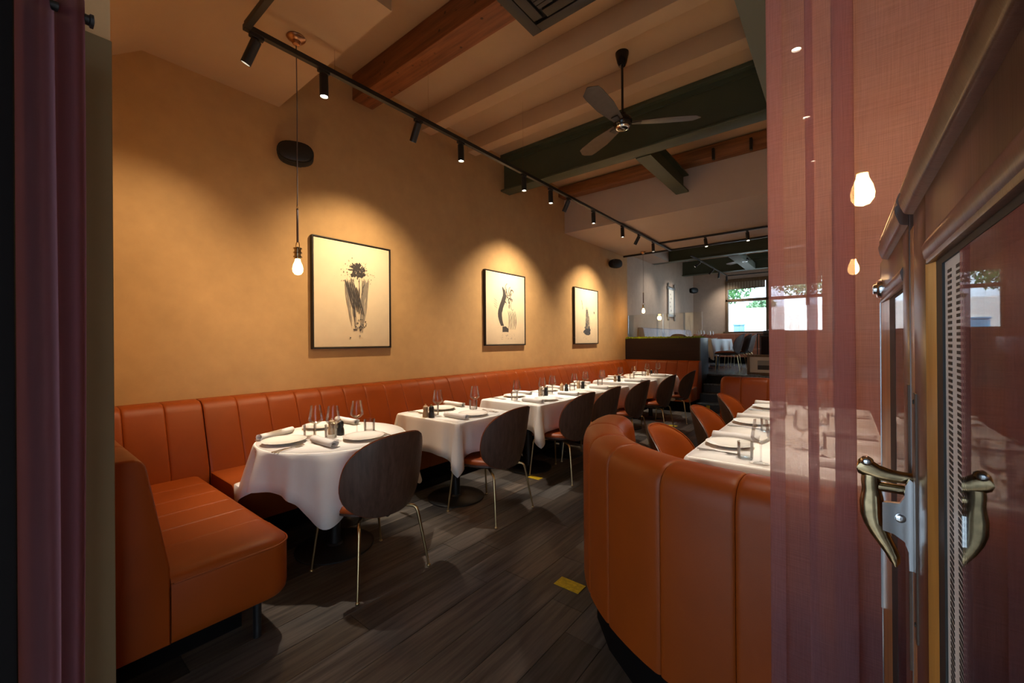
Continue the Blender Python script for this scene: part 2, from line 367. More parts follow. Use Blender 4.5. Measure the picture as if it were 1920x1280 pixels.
for y, lb in ((11.0, 'nearer'), (13.7, 'farther')):
    g2 = thing('steel_girder', lb + ' dark green steel girder over the upper room', 'girder', (-1.4, y, 3.45))
    obj('web', box(-3.95, RX, y + .08, y + .12, 3.47, 3.9), 'green', g2); obj('flange', rbox(-3.95, RX, y, y + .2, 3.45, 3.475, r=.004), 'green', g2)
tag(obj('timber_beam', rbox(-3.95, RX, 9.9, 10.15, 3.86, CZ, r=.01), 'timber'), 'brown timber beam over the start of the upper room', 'beam')
tag(obj('tie_beam', rbox(-2.15, -1.9, 11.2, 13.7, 3.44, 3.62, r=.01), 'greengrey'), 'pale grey green beam running lengthwise over the upper room', 'beam')

# ================================================================== UPHOLSTERY
def rpoly(pts, seg=5):
    out = []; n = len(pts)
    for i, p in enumerate(pts):
        r = p[2] if len(p) > 2 else 0
        a = Vector(p[:2])
        if not r: out.append((a.x, a.y)); continue
        q = Vector(pts[i - 1][:2]); s_ = Vector(pts[(i + 1) % n][:2])
        d1 = (q - a).normalized(); d2 = (s_ - a).normalized()
        A = a + d1 * r; B = a + d2 * r
        for k in range(seg + 1):
            t = k / seg; out.append(tuple((A * (1 - t) ** 2 + a * 2 * t * (1 - t) + B * t * t)))
    return out
def inset(poly, d):
    n = len(poly); area = sum(poly[i][0] * poly[(i + 1) % n][1] - poly[(i + 1) % n][0] * poly[i][1] for i in range(n))
    sg = 1 if area > 0 else -1; out = []
    for i in range(n):
        a = Vector(poly[i - 1]); b = Vector(poly[(i + 1) % n]); t = (b - a).normalized(); nrm = Vector((-t.y, t.x)) * sg
        out.append((poly[i][0] + nrm.x * d, poly[i][1] + nrm.y * d))
    return out
class Path:
    """plan polyline with arc length; normal to the left of travel"""
    def __init__(s, pts):
        s.p = [Vector(p) for p in pts]; s.c = [0]
        for a, b in zip(s.p, s.p[1:]): s.c.append(s.c[-1] + (b - a).length)
        s.L = s.c[-1]
    def at(s, t):
        t = min(max(t, 0), s.L)
        i = 0
        while i < len(s.c) - 2 and s.c[i + 1] < t: i += 1
        f = (t - s.c[i]) / (s.c[i + 1] - s.c[i]); p = s.p[i].lerp(s.p[i + 1], f)
        def tg(j):
            j0 = max(j - 1, 0); j1 = min(j + 1, len(s.p) - 1); return (s.p[j1] - s.p[j0]).normalized()
        d = tg(i).lerp(tg(i + 1), f).normalized()
        return p, Vector((-d.y, d.x))
def strip(path, s0, s1, prof, g=.010, r0=None, r1=None, n=4):
    """one upholstered channel between two seams"""
    L = s1 - s0; e0 = r0 or .02; e1 = r1 or .02; rings = []
    st = []
    for t, d in ((0, 1), (.12, .62), (.35, .28), (.65, .08), (1, 0)):
        st.append((s0 + .0008 + e0 * t, d * (r0 * .9 if r0 else g)))
    for k in range(1, n): st.append((s0 + e0 + (L - e0 - e1) * k / n, 0))
    for t, d in reversed(((0, 1), (.12, .62), (.35, .28), (.65, .08), (1, 0))):
        st.append((s1 - .0008 - e1 * t, d * (r1 * .9 if r1 else g)))
    for t, d in st:
        p, nn = path.at(t); q = inset(prof, d)
        rings.append([(p.x + nn.x * a, p.y + nn.y * a, z) for a, z in q])
    return MB().loft(rings)
BACK_W = rpoly([(0.002, .2), (0.002, .966), (.17, .966, .075), (.35, .50), (.35, .2)])
BACK_F = rpoly([(0.002, .2), (0.002, .952), (.125, .952, .05), (.20, .50), (.20, .2)])
SEAT_W = rpoly([(.352, .2), (.352, .472), (.81, .472, .06), (.80, .2)])
SEAT_F = rpoly([(.202, .2), (.202, .472), (.665, .472, .06), (.655, .2)])
def pitch(a, b, w):
    n = max(1, round((b - a) / w)); return [(a + (b - a) * k / n, a + (b - a) * (k + 1) / n) for k in range(n)]
# corner unit: back along the front wall, short back along the left wall
pf = Path([(-2.06, .22), (WX, .22)])      # travels -x : left normal is -y -> flip below
class PathF(Path):
    def at(s, t):
        p, n = super().at(t); return p, -n
pfx = PathF([(WX, .22 + 0), (-2.06, .22)]); pfx = Path([(WX, .22), (-2.06, .22)])   # +x travel, left normal = +y
pwy = PathF([(WX, .22), (WX, 9.0)])       # +y travel, flipped normal = +x
cb = thing('corner_bench', 'orange leather corner bench end with ribbed seat beside the doorway', 'bench', (-2.9, .55, 0))
for a, b in pitch(.205, 1.79 - .34, .22):
    obj('back_panel', strip(pfx, a, b, BACK_F, .006), 'leather', cb)
obj('back_panel', strip(pfx, 1.45, 1.79, BACK_F, .006, r1=.012), 'leather', cb)
for a, b in ((.0, .28), (.28, .50), (.50, .715)):
    obj('back_panel', strip(pwy, a, b, BACK_W, .006), 'leather', cb)
for a, b in pitch(.352, 1.79 - .30, .23):
    obj('seat_panel', strip(pfx, a, b, SEAT_F, .004), 'leather', cb)
def seat_end(x0, x1, y0, y1, r):
    def plan(d):
        rr = max(r - d * .3, .01); a = [(x0, y0), (x1 - d, y0)]
        for k in range(9):
            q = PI / 2 * k / 8; a.append((x1 - d - rr + rr * math.cos(q), y1 - d - rr + rr * math.sin(q)))
        return a + [(x0, y1 - d)]
    return MB().loft([[(x, y, z) for x, y in plan(d)] for z, d in ((.2, .012), (.215, .003), (.24, 0), (.42, 0), (.432, .004), (.436, .007), (.440, .004), (.452, .010), (.463, .024), (.470, .045), (.473, .085))])
obj('seat_panel', seat_end(WX + 1.4908, -2.06, .422, .885, .10), 'leather', cb)
obj('piping', MB().tube([(-2.062, .43, .437), (-2.060, .78, .437)] + [(-2.16 + .101 * math.cos(q), .785 + .101 * math.sin(q), .437) for q in np.linspace(0, PI / 2, 9)] + [(-2.36, .886, .437)], .0045, 6), 'leather', cb)
obj('plinth', MB().box(WX + .05, -2.30, .26, .74, 0, .2).box(WX + .05, -3.2, .5, .93, 0, .2), 'plinth', cb)
obj('leg', MB().lathe([(.018, 0), (.018, .2)], (-2.16, .76, 0), 12), 'blackmetal', cb)
def bench_unit(y0, y1, lb):
    t = thing('banquette', lb, 'bench', (WX + .4, (y0 + y1) / 2, 0), group='orange leather wall benches')
    for a, b in pitch(y0 - .22, y1 - .22, .22):
        obj('back_panel', strip(pwy, a, b, BACK_W, .0055), 'leather', t)
    for a, b in pitch(y0 - .22, y1 - .22, .44):
        obj('seat_panel', strip(pwy, a, b, SEAT_W, .004), 'leather', t)
    obj('plinth', box(WX + .05, -3.22, y0 + .003, y1 - .003, 0, .2), 'plinth', t)
bench_unit(.94, 3.36, 'long orange leather wall bench behind the near round table')
bench_unit(3.364, 5.81, 'long orange leather wall bench below the second picture')
bench_unit(5.814, 8.62, 'long orange leather wall bench below the farthest of the three pictures')
# bench across the far end
eb = thing('banquette', 'orange leather bench across the far end in front of the planter', 'bench', (-3, 8.8, 0), group='orange leather wall benches')
pex = Path([(-2.21, 8.98), (WX, 8.98)])   # -x travel, left normal = -y
for a, b in pitch(0, 1.28, .215):
    obj('back_panel', strip(pex, a, b, BACK_W, .0055, r0=.02 if a == 0 else None), 'leather', eb)
obj('back_panel', strip(pex, 1.28, 1.635, BACK_W, .0055), 'leather', eb)
SEAT_E = rpoly([(.352, .2), (.352, .472), (.75, .472, .06), (.74, .2)])
for a, b in pitch(0, .83, .42):
    obj('seat_panel', strip(pex, a, b, SEAT_E, .004, r0=.03 if a == 0 else None), 'leather', eb)
obj('plinth', box(-3.2, -2.26, 8.3, 8.93, 0, .2), 'plinth', eb)
# curved booth
def chaikin(p, n=3):
    p = [Vector(q) for q in p]
    for _ in range(n):
        q = [p[0]]
        for a, b in zip(p, p[1:]): q += [a.lerp(b, .25), a.lerp(b, .75)]
        p = q + [p[-1]]
    return p
ctrl = [(-1.16, 2.34), (-1.15, 2.12), (-1.05, 1.89), (-.93, 1.725), (-.80, 1.605), (-.66, 1.515), (-.50, 1.442), (-.30, 1.405), (0, 1.40), (.70, 1.40), (1.12, 1.40), (1.12, 1.9), (1.12, 5.2), (1.12, 5.66), (.7, 5.66), (-1.14, 5.66)]
pb = Path(chaikin(ctrl))
BACK_B = rpoly([(0, .2), (0, .942, .10), (.21, .942, .09), (.27, .48), (.27, .2)], 6)
bo = thing('curved_booth', 'large U-shaped orange leather booth with a tall curved channelled back', 'booth', (-.1, 3.4, 0))
def near_s(q):
    return min(np.linspace(0, 2.5, 400), key=lambda t: (pb.at(t)[0] + pb.at(t)[1] * .105 - Vector(q)).length)
sa, sb_, sc_ = near_s((-.723, 1.638)), near_s((-.46, 1.589)), near_s((-.244, 1.593))
cuts = [0, sa * .42, sa * .76, sa, sb_, sc_]
while cuts[-1] < pb.L - .05:
    nx = cuts[-1] + .268
    cuts.append(pb.L if pb.L - nx < .15 else nx)
for i, (a, b) in enumerate(zip(cuts, cuts[1:])):
    obj('back_panel', strip(pb, a, b, BACK_B, .006, r0=.05 if i == 0 else None, r1=.05 if i == len(cuts) - 2 else None, n=5), 'leather', bo)
SEAT_B = rpoly([(.272, .2), (.272, .46), (.62, .46, .05), (.61, .2)])
for a, b in pitch(pb.L * .17, pb.L * .90, .45):
    obj('seat_panel', strip(pb, a, b, SEAT_B, .004, n=3), 'leather', bo)
PL = rpoly([(.06, 0), (.06, .2), (.3, .2), (.3, 0)])
obj('plinth', MB().loft([[(pb.at(t)[0].x + pb.at(t)[1].x * a, pb.at(t)[0].y + pb.at(t)[1].y * a, z) for a, z in PL] for t in np.linspace(.08, pb.L - .08, 40)]), 'plinth', bo)

# ================================================================== CHAIRS
def disc(fn, nr=7, nt=36):
    """grid over the unit disc -> verts / faces of a patch (rings from centre to rim)"""
    vs = [fn(0, 0)]; fs = []
    for i in range(1, nr + 1):
        r = i / nr; r = 1 - (1 - r) ** 1.4
        for j in range(nt):
            t = 2 * PI * j / nt; vs.append(fn(r * math.cos(t), r * math.sin(t)))
    for j in range(nt): fs.append((0, 1 + j, 1 + (j + 1) % nt))
    for i in range(nr - 1):
        for j in range(nt):
            a = 1 + i * nt + j; b = 1 + i * nt + (j + 1) % nt; fs.append((a, a + nt, b + nt, b))
    return vs, fs
def solid(f0, f1, nr=7, nt=36):
    v0, q0 = disc(f0, nr, nt); v1, q1 = disc(f1, nr, nt); mb = MB(); o = len(v0)
    rim = 1 + (nr - 1) * nt
    fs = [tuple(reversed(f)) for f in q0] + [tuple(i + o for i in f) for f in q1]
    for j in range(nt):
        a = rim + j; b = rim + (j + 1) % nt; fs.append((a, b, b + o, a + o))
    return mb.add(v0 + v1, fs)
def sq(a, b, e=2.5):
    """disc -> superellipse"""
    r = math.hypot(a, b)
    if r < 1e-6: return 0, 0
    c, s_ = a / r, b / r
    k = (abs(c) ** e + abs(s_) ** e) ** (-1 / e)
    return c * k * r, s_ * k * r
def back_pt(a, b, off):
    a2, b2 = sq(a, b, 2.55)
    wid = .275 * (1 - .05 * b2 - .05 * b2 * b2)
    y = wid * a2; z = .633 + .243 * b2
    x = .245 + .105 * (b2 + 1) / 2 - .150 * abs(a2) ** 2.2 - .022 * max(0, -b2) ** 2.5
    return (x - off * (1 - .25 * abs(a2)), y - off * .55 * a2, z)
def seat_pt(a, b, off):
    a2, b2 = sq(a, b, 2.6)
    x = -.050 + .250 * a2; y = .258 * b2 * (1 - .08 * a2)
    z = .395 + .035 * (a2 * a2 * .5 + b2 * b2) - .02 * max(0, -a2) ** 3
    return (x, y, z + off)
def make_chair(label, group):
    t = thing('dining_chair', label, 'chair', group=group)
    obj('backrest_shell', solid(lambda a, b: back_pt(a, b, 0), lambda a, b: back_pt(a, b, .010)), 'walnut', t, 50, True)
    obj('backrest_pad', solid(lambda a, b: back_pt(a * .985, b * .985, .011), lambda a, b: back_pt(a * .985, b * .985, .016 + .026 * (1 - (a * a + b * b) ** 2) ** .5)), 'leather', t, 60, True)
    rim = [back_pt(math.cos(q), math.sin(q), .012) for q in np.linspace(0, 2 * PI, 49)]
    obj('piping', MB().tube(rim, .0048, 6, False), 'leather', t, 60, True)
    obj('seat_shell', solid(lambda a, b: seat_pt(a, b, -.012 - .03 * (1 - (a * a + b * b))), lambda a, b: seat_pt(a, b, 0)), 'walnut', t, 50, True)
    obj('seat_pad', solid(lambda a, b: seat_pt(a * .985, b * .985, .001), lambda a, b: seat_pt(a * .985, b * .985, .012 + .045 * (1 - (a * a + b * b) ** 2) ** .5)), 'leather', t, 60, True)
    obj('back_bracket', MB().tube([(.10, 0, .375), (.18, 0, .375), (.212, 0, .40), (.222, 0, .45)], .012, 8), 'blackmetal', t, 60, True)
    for sx, fx, mx in ((1, .255, .175), (-1, -.255, -.205)):
        for sy in (1, -1):
            lg = obj('leg', MB().tube([(mx * .4, sy * .10, .372), (mx * .9, sy * .172, .374), (mx + .008 * sx, sy * .186, .372), (mx + .022 * sx, sy * .194, .360), (mx + .030 * sx, sy * .199, .338), (fx, sy * .24, .012)],
                     [.0095, .0095, .0095, .0095, .0095, .0062], 10), 'brass', t, 60, True)
            ft = obj('foot', MB().lathe([(.009, 0), (.012, .003), (.012, .009), (.006, .014)], (fx, sy * .24, 0), 12), 'brass', lg, 60, True)
    return t
TABN = ['near round table by the corner bench', 'first square table past the near round table', 'third table from the corner bench', 'fourth table from the corner bench', 'fifth table from the corner bench', 'sixth table from the corner bench', 'round table at the far end']
TC = [(-2.70, 1.43), (-2.695, 2.555), (-2.695, 3.655), (-2.695, 4.355), (-2.695, 5.13), (-2.695, 6.27), (-2.70, 7.40)]
CHY = [1.42, 2.53, 3.665, 4.28, 5.19, 6.28, 7.33]
CHZ = [0, .02, -.02, .03, .01, .05, .06]
ch0 = make_chair('walnut shell chair with brass legs at the ' + TABN[0], 'walnut shell chairs along the wall tables')
ch0.location = (-2.255, CHY[0], 0)
for i in range(1, 7):
    dup(ch0, (-2.258, CHY[i], 0), CHZ[i], 'walnut shell chair with brass legs at the ' + TABN[i])
for i, (y, lb) in enumerate(((2.47, 'nearest'), (3.36, 'middle'), (4.25, 'farthest'))):
    dup(ch0, (-.90 + .36 - .0 - .02, y, 0) if False else (-.56, y, 0), PI, lb + ' of three shell chairs at the long booth table', 'shell chairs at the booth table')
for x, y, rz, lb in ((-2.10, 11.0, .05, 'nearest shell chair of the row in the upper room'), (-2.10, 12.0, 0, 'middle shell chair of the row in the upper room'), (-2.10, 12.8, 0, 'farthest shell chair of the row in the upper room'), (-3.0, 10.35, -PI / 2, 'shell chair just behind the mossy planter')):
    dup(ch0, (x, y, RZ), rz, lb, 'shell chairs in the upper room')

# ================================================================== TABLES AND CLOTHS
def table(cx, cy, hx, hy, label, rnd=False, zb=0, base=.25):
    t = thing('dining_table', label, 'table', (cx, cy, zb))
    if rnd: obj('tabletop', MB().lathe([(hx - .012, .715), (hx - .006, .722), (hx - .006, .742), (hx - .012, .746)], (0, 0, 0), 40), 'walnut', t, 40, True)
    else: obj('tabletop', rbox(-hx + .004, hx - .004, -hy + .004, hy - .004, .716, .746, r=.005), 'walnut', t, 40, True)
    ys = [0] if hy < .6 else [-.65, .65]; bx = 0 if hy < .6 else .08; base = base if hy < .6 else .18
    for yy in ys:
        obj('column', MB().lathe([(.036, .012), (.036, .716)], (bx, yy, 0), 20), 'blackmetal', t, 40, True)
        obj('base', MB().lathe([(base, 0), (base, .008), (base - .008, .014), (.05, .018), (.04, .03)], (bx, yy, 0), 40), 'blackmetal', t, 40, True)
    return t
def cloth(cx, cy, hx, hy, drop, label, rnd=False, tip=.13, seed=0, zb=0, group='white tablecloths', ylo=-9, yhi=99):
    rg = random.Random(seed); pts = []; CLROT = math.radians(12)
    per = []
    if rnd:
        for k in range(200):
            a = 2 * PI * k / 200
            per.append((hx * math.cos(a), hy * math.sin(a), math.cos(a), math.sin(a), 0, a - CLROT))
    else:
        r = .022
        for q, (sx, sy) in enumerate(((1, 1), (-1, 1), (-1, -1), (1, -1))):
            c = (sx * (hx - r), sy * (hy - r)); a0 = [0, PI / 2, PI, 3 * PI / 2][q]
            for k in range(15):
                a = a0 + PI / 2 * k / 14
                per.append((c[0] + r * math.cos(a), c[1] + r * math.sin(a), math.cos(a), math.sin(a), 1 - abs(k - 7) / 7, None))
            n = 44; nx = (1 - q % 2)
            sx2, sy2 = ((-1, 1), (-1, -1), (1, -1), (1, 1))[q]
            e = (sx2 * (hx - r), sy2 * (hy - r)); a = a0 + PI / 2
            p0 = (c[0] + r * math.cos(a), c[1] + r * math.sin(a)); p1 = (e[0] + r * math.cos(a), e[1] + r * math.sin(a))
            for k in range(1, n):
                t = k / n; per.append((p0[0] + (p1[0] - p0[0]) * t, p0[1] + (p1[1] - p0[1]) * t, math.cos(a), math.sin(a), -max(0, 1 - min(t, 1 - t) * math.hypot(p1[0] - p0[0], p1[1] - p0[1]) / .12), None))
    N = len(per); ph = [rg.uniform(0, 6.28) for _ in range(6)]
    levels = [0, .012, .03, .12, .3, .5, .75, 1.0]; rings = []
    for li, lv in enumerate(levels):
        ring = []
        for k, (x, y, nx, ny, cf, a) in enumerate(per):
            s_ = 2 * PI * k / N
            if rnd:
                L = drop + tip * (abs(math.sin(2 * a)) ** 5)
                u_ = abs(math.sin(2 * a)); pk = u_ ** 8
                wob = .085 * pk - .045 * math.exp(-((u_ - .80) / .10) ** 2) + .034 * math.cos(12 * a + ph[0]) * (1 - pk) + .014 * math.sin(19 * a + ph[1])
                off = .006 + lv ** .8 * (wob + .032)
            else:
                c2 = -cf if cf <= 0 else 1.0; c3 = max(cf, 0)
                L = drop + tip * (.55 * c2 + .45 * c3) + .012 * math.sin(3 * s_ + ph[0])
                wob = .012 * math.sin(7 * s_ + ph[1]) + .010 * math.sin(11 * s_ + ph[2])
                off = .006 + lv * (wob + .012) + lv ** .8 * (.040 * c2 * c2 - .034 * math.sin(PI * c2) + .035 * c3)
            if li == 0: ring.append((cx + x - nx * .004, cy + y - ny * .004, zb + .7545))
            elif li == 1: ring.append((cx + x + nx * .003, cy + y + ny * .003, zb + .751))
            else:
                X_, Z_ = cx + x + nx * off, zb + .751 - L * lv
                ring.append((X_, min(max(cy + y + ny * off, ylo), yhi), max(Z_, .482) if (X_ < -3.03 and zb == 0) else Z_))
        rings.append(ring)
    mb = MB(); o = 0
    mb.loft(rings, caps=False)
    # gently stitched top
    inner = rings[0]
    mb.add([(cx + (x - cx) * f, cy + (y - cy) * f, zb + .7545) for f in (1, .6, .25) for x, y, z in inner] + [(cx, cy, zb + .7545)],
           [(i * N + j, i * N + (j + 1) % N, (i + 1) * N + (j + 1) % N, (i + 1) * N + j) for i in range(2) for j in range(N)] + [(2 * N + j, 2 * N + (j + 1) % N, 3 * N) for j in range(N)])
    o = obj('tablecloth', mb, 'cloth', None, 55)
    md = o.modifiers.new('thick', 'SOLIDIFY'); md.thickness = .0012; md.offset = -1
    return tag(o, label, 'tablecloth', group)
dims = [(.47, .46, True), (.385, .345, False), (.385, .347, False), (.385, .347, False), (.385, .365, False), (.385, .35, False), (.46, .46, True)]
for i, (hx, hy, rnd) in enumerate(dims):
    table(TC[i][0], TC[i][1], hx, hy, 'cloth-covered pedestal table, the ' + TABN[i], rnd)
    cloth(TC[i][0], TC[i][1], hx, hy, .225 if rnd else .262, 'white tablecloth draped over the ' + TABN[i], rnd, .16 if rnd else .135, seed=i + 3, ylo={3: 4.004, 4: 4.725}.get(i, -9), yhi={2: 4.002, 3: 4.71}.get(i, 99))
TZ = .756
BT = (-.232, 3.55)
table(BT[0], BT[1], .43, 1.22, 'long table inside the curved leather booth under a white cloth')
cloth(BT[0], BT[1], .43, 1.22, .24, 'long white tablecloth on the booth table', False, .12, seed=21)
table(-2.80, 12.0, .36, 1.2, 'long table of the upper room under a white cloth', zb=RZ)
cloth(-2.80, 12.0, .36, 1.2, .42, 'white tablecloth on the long table of the upper room', False, .1, seed=33, zb=RZ)

# ------------------------------------------------------------------ tableware prototypes
def proto(fn): return fn
def wine_glass(label):
    t = thing('wine_glass', label, 'wine glass', group='wine glasses')
    obj('foot', MB().lathe([(.036, 0), (.036, .0015), (.02, .004), (.006, .009), (.0038, .02)], n=28, caps=False), 'glass', t, 60, True)
    obj('stem', MB().lathe([(.0036, .02), (.0033, .06), (.0045, .098)], n=12, caps=False), 'glass', t, 60, True)
    obj('bowl', MB().lathe([(.0045, .098), (.018, .105), (.036, .117), (.0445, .129), (.0445, .134), (.040, .165), (.0345, .200), (.0318, .222)], n=32, caps=False), 'glass', t, 50, True)
    return t
def tumbler(label):
    t = thing('water_tumbler', label, 'tumbler', group='water tumblers')
    obj('wall', MB().lathe([(.034, .0), (.0365, .004), (.038, .088), (.0368, .0885), (.035, .014), (.0, .012)], n=28, caps=False), 'glass', t, 50, True)
    obj('base', MB().lathe([(.0, .0), (.034, .0005), (.0345, .011), (0, .0115)], n=24, caps=False), 'glass', t, 50, True)
    return t
def plate(label):
    t = tag(obj('dinner_plate', MB().lathe([(.0, .004), (.07, .004), (.075, .0), (.08, .003), (.108, .014), (.128, .0195), (.1295, .0215), (.127, .0225), (.105, .018), (.082, .009), (.0, .0085)], n=48, caps=False), 'porcelain', None, 50), label, 'plate', 'white dinner plates')
    return t
def napkin(label):
    t = thing('rolled_napkin', label, 'napkin', group='rolled white napkins')
    rings = []
    for k, x in enumerate(np.linspace(-.13, .13, 9)):
        ring = []
        for j in range(34):
            th = 2 * PI * 2.1 * j / 33
            r = .0125 + .0125 * j / 33 + .0008 * math.sin(5 * x * 10 + j)
            ring.append((x + .004 * math.sin(j * .4), r * math.cos(th) * 1.12, .023 + r * math.sin(th) * .9))
        rings.append(ring)
    rb = MB().loft(rings, caps=False, closed=False)
    o = obj('roll', rb, 'napkin_cloth', t, 50, True); md = o.modifiers.new('t', 'SOLIDIFY'); md.thickness = .0022; md.offset = 0
    fl = MB().loft([[(x, -.012, .0012), (x, .02, .0014), (x, .036, .0014), (x, .038, .0025), (x, .036, .0042), (x, .01, .0045), (x, -.012, .004)] for x in (-.128, 0, .128)])
    obj('flap', fl, 'napkin_cloth', t, 50, True)
    return t
def mill(label, black):
    t = thing('pepper_mill' if black else 'salt_mill', label, 'mill', group='table mills')
    obj('body', MB().lathe([(.0245, 0), (.025, .004), (.025, .03), (.022, .045), (.0185, .055), (.022, .064), (.022, .066)], n=24), 'mill_black' if black else 'mill_wood', t, 50, True)
    obj('head', MB().lathe([(.020, .066), (.0215, .069), (.0215, .08), (.019, .09), (.011, .096), (.006, .098)], n=24), 'mill_black' if black else 'mill_wood', t, 50, True)
    obj('knob', MB().lathe([(.004, .098), (.0065, .101), (.0065, .105), (.003, .109)], n=12), 'brass', t, 50, True)
    return t
def fork(label):
    mb = MB().loft([[(x, -w_, z), (x, w_, z), (x, w_, z + .002), (x, -w_, z + .002)] for x, w_, z in ((-.10, .0045, .001), (-.06, .0045, .003), (0, .003, .008), (.03, .0035, .007), (.05, .012, .004), (.062, .0125, .004))])
    for k in range(4):
        y = -.0105 + .007 * k; mb.loft([[(x, y - .0018, z), (x, y + .0018, z), (x, y + .0018, z + .0018), (x, y - .0018, z + .0018)] for x, z in ((.061, .004), (.08, .003), (.10, .006))])
    return tag(obj('fork', mb, 'steel', None, 50), label, 'fork', 'steel forks')
def knife(label):
    mb = MB().loft([[(x, -w_ * .6, .0005), (x, w_, .0005), (x, w_, h), (x, -w_ * .6, h)] for x, w_, h in ((-.11, .006, .005), (-.02, .006, .006), (-.01, .005, .004), (.0, .009, .0025), (.08, .010, .0022), (.108, .004, .002))])
    return tag(obj('knife', mb, 'steel', None, 50), label, 'knife', 'steel knives')
PROTO = {}
def put(kind, x, y, label, rz=0, z=TZ):
    mk = {'glass': wine_glass, 'tumbler': tumbler, 'plate': plate, 'napkin': napkin, 'pepper': lambda l: mill(l, True), 'salt': lambda l: mill(l, False), 'fork': fork, 'knife': knife}[kind]
    if kind not in PROTO:
        o = mk(label); o.location = (x, y, z); o.rotation_euler = (0, 0, rz); PROTO[kind] = o
    else:
        o = dup(PROTO[kind], (x, y, z), rz, label)
    return o
A = TABN[0]
put('plate', -2.745, 1.125, 'white plate at the left end of the ' + A)
put('plate', -2.445, 1.495, 'white plate on the chair side of the ' + A)
put('plate', -3.02, 1.50, 'white plate on the wall side of the ' + A)
put('napkin', -2.965, 1.165, 'rolled napkin at the left rim of the ' + A, math.radians(112))
put('napkin', -2.49, 1.25, 'rolled napkin on the chair side of the ' + A, 0.0)
put('napkin', -3.02, 1.70, 'rolled napkin on the wall side of the ' + A, 0.05)
put('glass', -2.66, 1.285, 'leftmost wine glass on the ' + A); put('glass', -2.54, 1.338, 'middle wine glass on the ' + A); put('glass', -2.635, 1.56, 'rightmost wine glass on the ' + A)
put('tumbler', -2.745, 1.285, 'left water tumbler on the ' + A); put('tumbler', -2.635, 1.372, 'middle water tumbler on the ' + A); put('tumbler', -2.60, 1.635, 'right water tumbler on the ' + A)
put('salt', -2.735, 1.43, 'pale wooden mill on the ' + A); put('pepper', -2.665, 1.455, 'black mill on the ' + A)
put('fork', -2.55, 1.075, 'fork at the left end of the ' + A, math.radians(108)); put('knife', -2.575, 1.08, 'knife at the left end of the ' + A, math.radians(108))
put('knife', -2.50, 1.632, 'knife on the chair side of the ' + A, PI); put('fork', -2.48, 1.655, 'fork on the chair side of the ' + A, PI)
for i in range(1, 7):
    A = TABN[i]; cx, cy = TC[i]; j = random.Random(i)
    e = lambda s_=.012: j.uniform(-s_, s_)
    near = i % 2 == 1
    put('plate', cx + .235, cy - .005 + e(), 'white plate on the chair side of the ' + A); put('plate', cx - .215, cy + .02 + e(), 'white plate on the wall side of the ' + A)
    put('napkin', cx + .215, cy - .205 + e(), 'rolled napkin on the chair side of the ' + A, e(.08)); put('napkin', cx - .28, cy + .245 + e(), 'rolled napkin on the wall side of the ' + A, e(.08))
    put('glass', cx + (.03 if i in (1, 4, 5) else .04), cy - (.235 if i in (1, 4, 5) else .262) + e(), 'wine glass nearest the entrance on the ' + A); put('glass', cx + .085, cy + .155 + e(), 'wine glass on the far side of the ' + A)
    put('tumbler', cx - .04, cy - .20 + e(), 'water tumbler nearest the entrance on the ' + A); put('tumbler', cx + .025, cy + .215 + e(), 'water tumbler on the far side of the ' + A)
    my = -.318 if i in (1, 4, 5) else .285 if i == 2 else -.05 if i == 6 else .04
    put('salt', cx - .025, cy + my, 'pale wooden mill on the ' + A); put('pepper', cx + .032, cy + my + .015, 'black mill on the ' + A)
    put('knife', cx + .21, cy + .185 + e(), 'knife on the chair side of the ' + A, PI + e(.05)); put('fork', cx + .22, cy + .215 + e(), 'fork on the chair side of the ' + A, PI + e(.05))
    put('knife', cx - .26, cy - .205 + e(), 'knife on the wall side of the ' + A, e(.05)); put('fork', cx - .25, cy - .235 + e(), 'fork on the wall side of the ' + A, e(.05))
for k, (y, wd) in enumerate(((2.705, 'near'), (3.52, 'middle'), (4.40, 'far'))):
    A = 'at the %s seat of the long booth table' % wd
    put('plate', -.515, y, 'white plate ' + A); put('napkin', -.52, y + .19, 'rolled napkin ' + A, .03)
    put('knife', -.54, y - .185, 'knife ' + A, 0); put('fork', -.53, y - .215, 'fork ' + A, 0)
    put('tumbler', -.395, y - .245, 'water tumbler ' + A); put('glass', -.315, y - .31, 'wine glass ' + A)
    A = 'at the %s place on the bench side of the booth table' % wd
    put('plate', .04, y + .05, 'white plate ' + A); put('napkin', .04, y - .16, 'rolled napkin ' + A, .03)
    put('tumbler', -.10, y + .22, 'water tumbler ' + A); put('glass', -.17, y + .14, 'wine glass ' + A)
for k, (x, y) in enumerate(((-2.75, 11.0), (-2.8, 11.5), (-2.75, 11.95), (-2.8, 12.5), (-3.1, 11.2), (-3.1, 12.2))):
    put('glass', x, y, ['first', 'second', 'third', 'fourth', 'fifth', 'sixth'][k] + ' wine glass on the long table of the upper room', 0, RZ + TZ)
for k, (x, y) in enumerate(((-2.72, 11.3), (-2.72, 12.2))):
    put('plate', x, y, ['near', 'far'][k] + ' white plate on the long table of the upper room', 0, RZ + TZ)

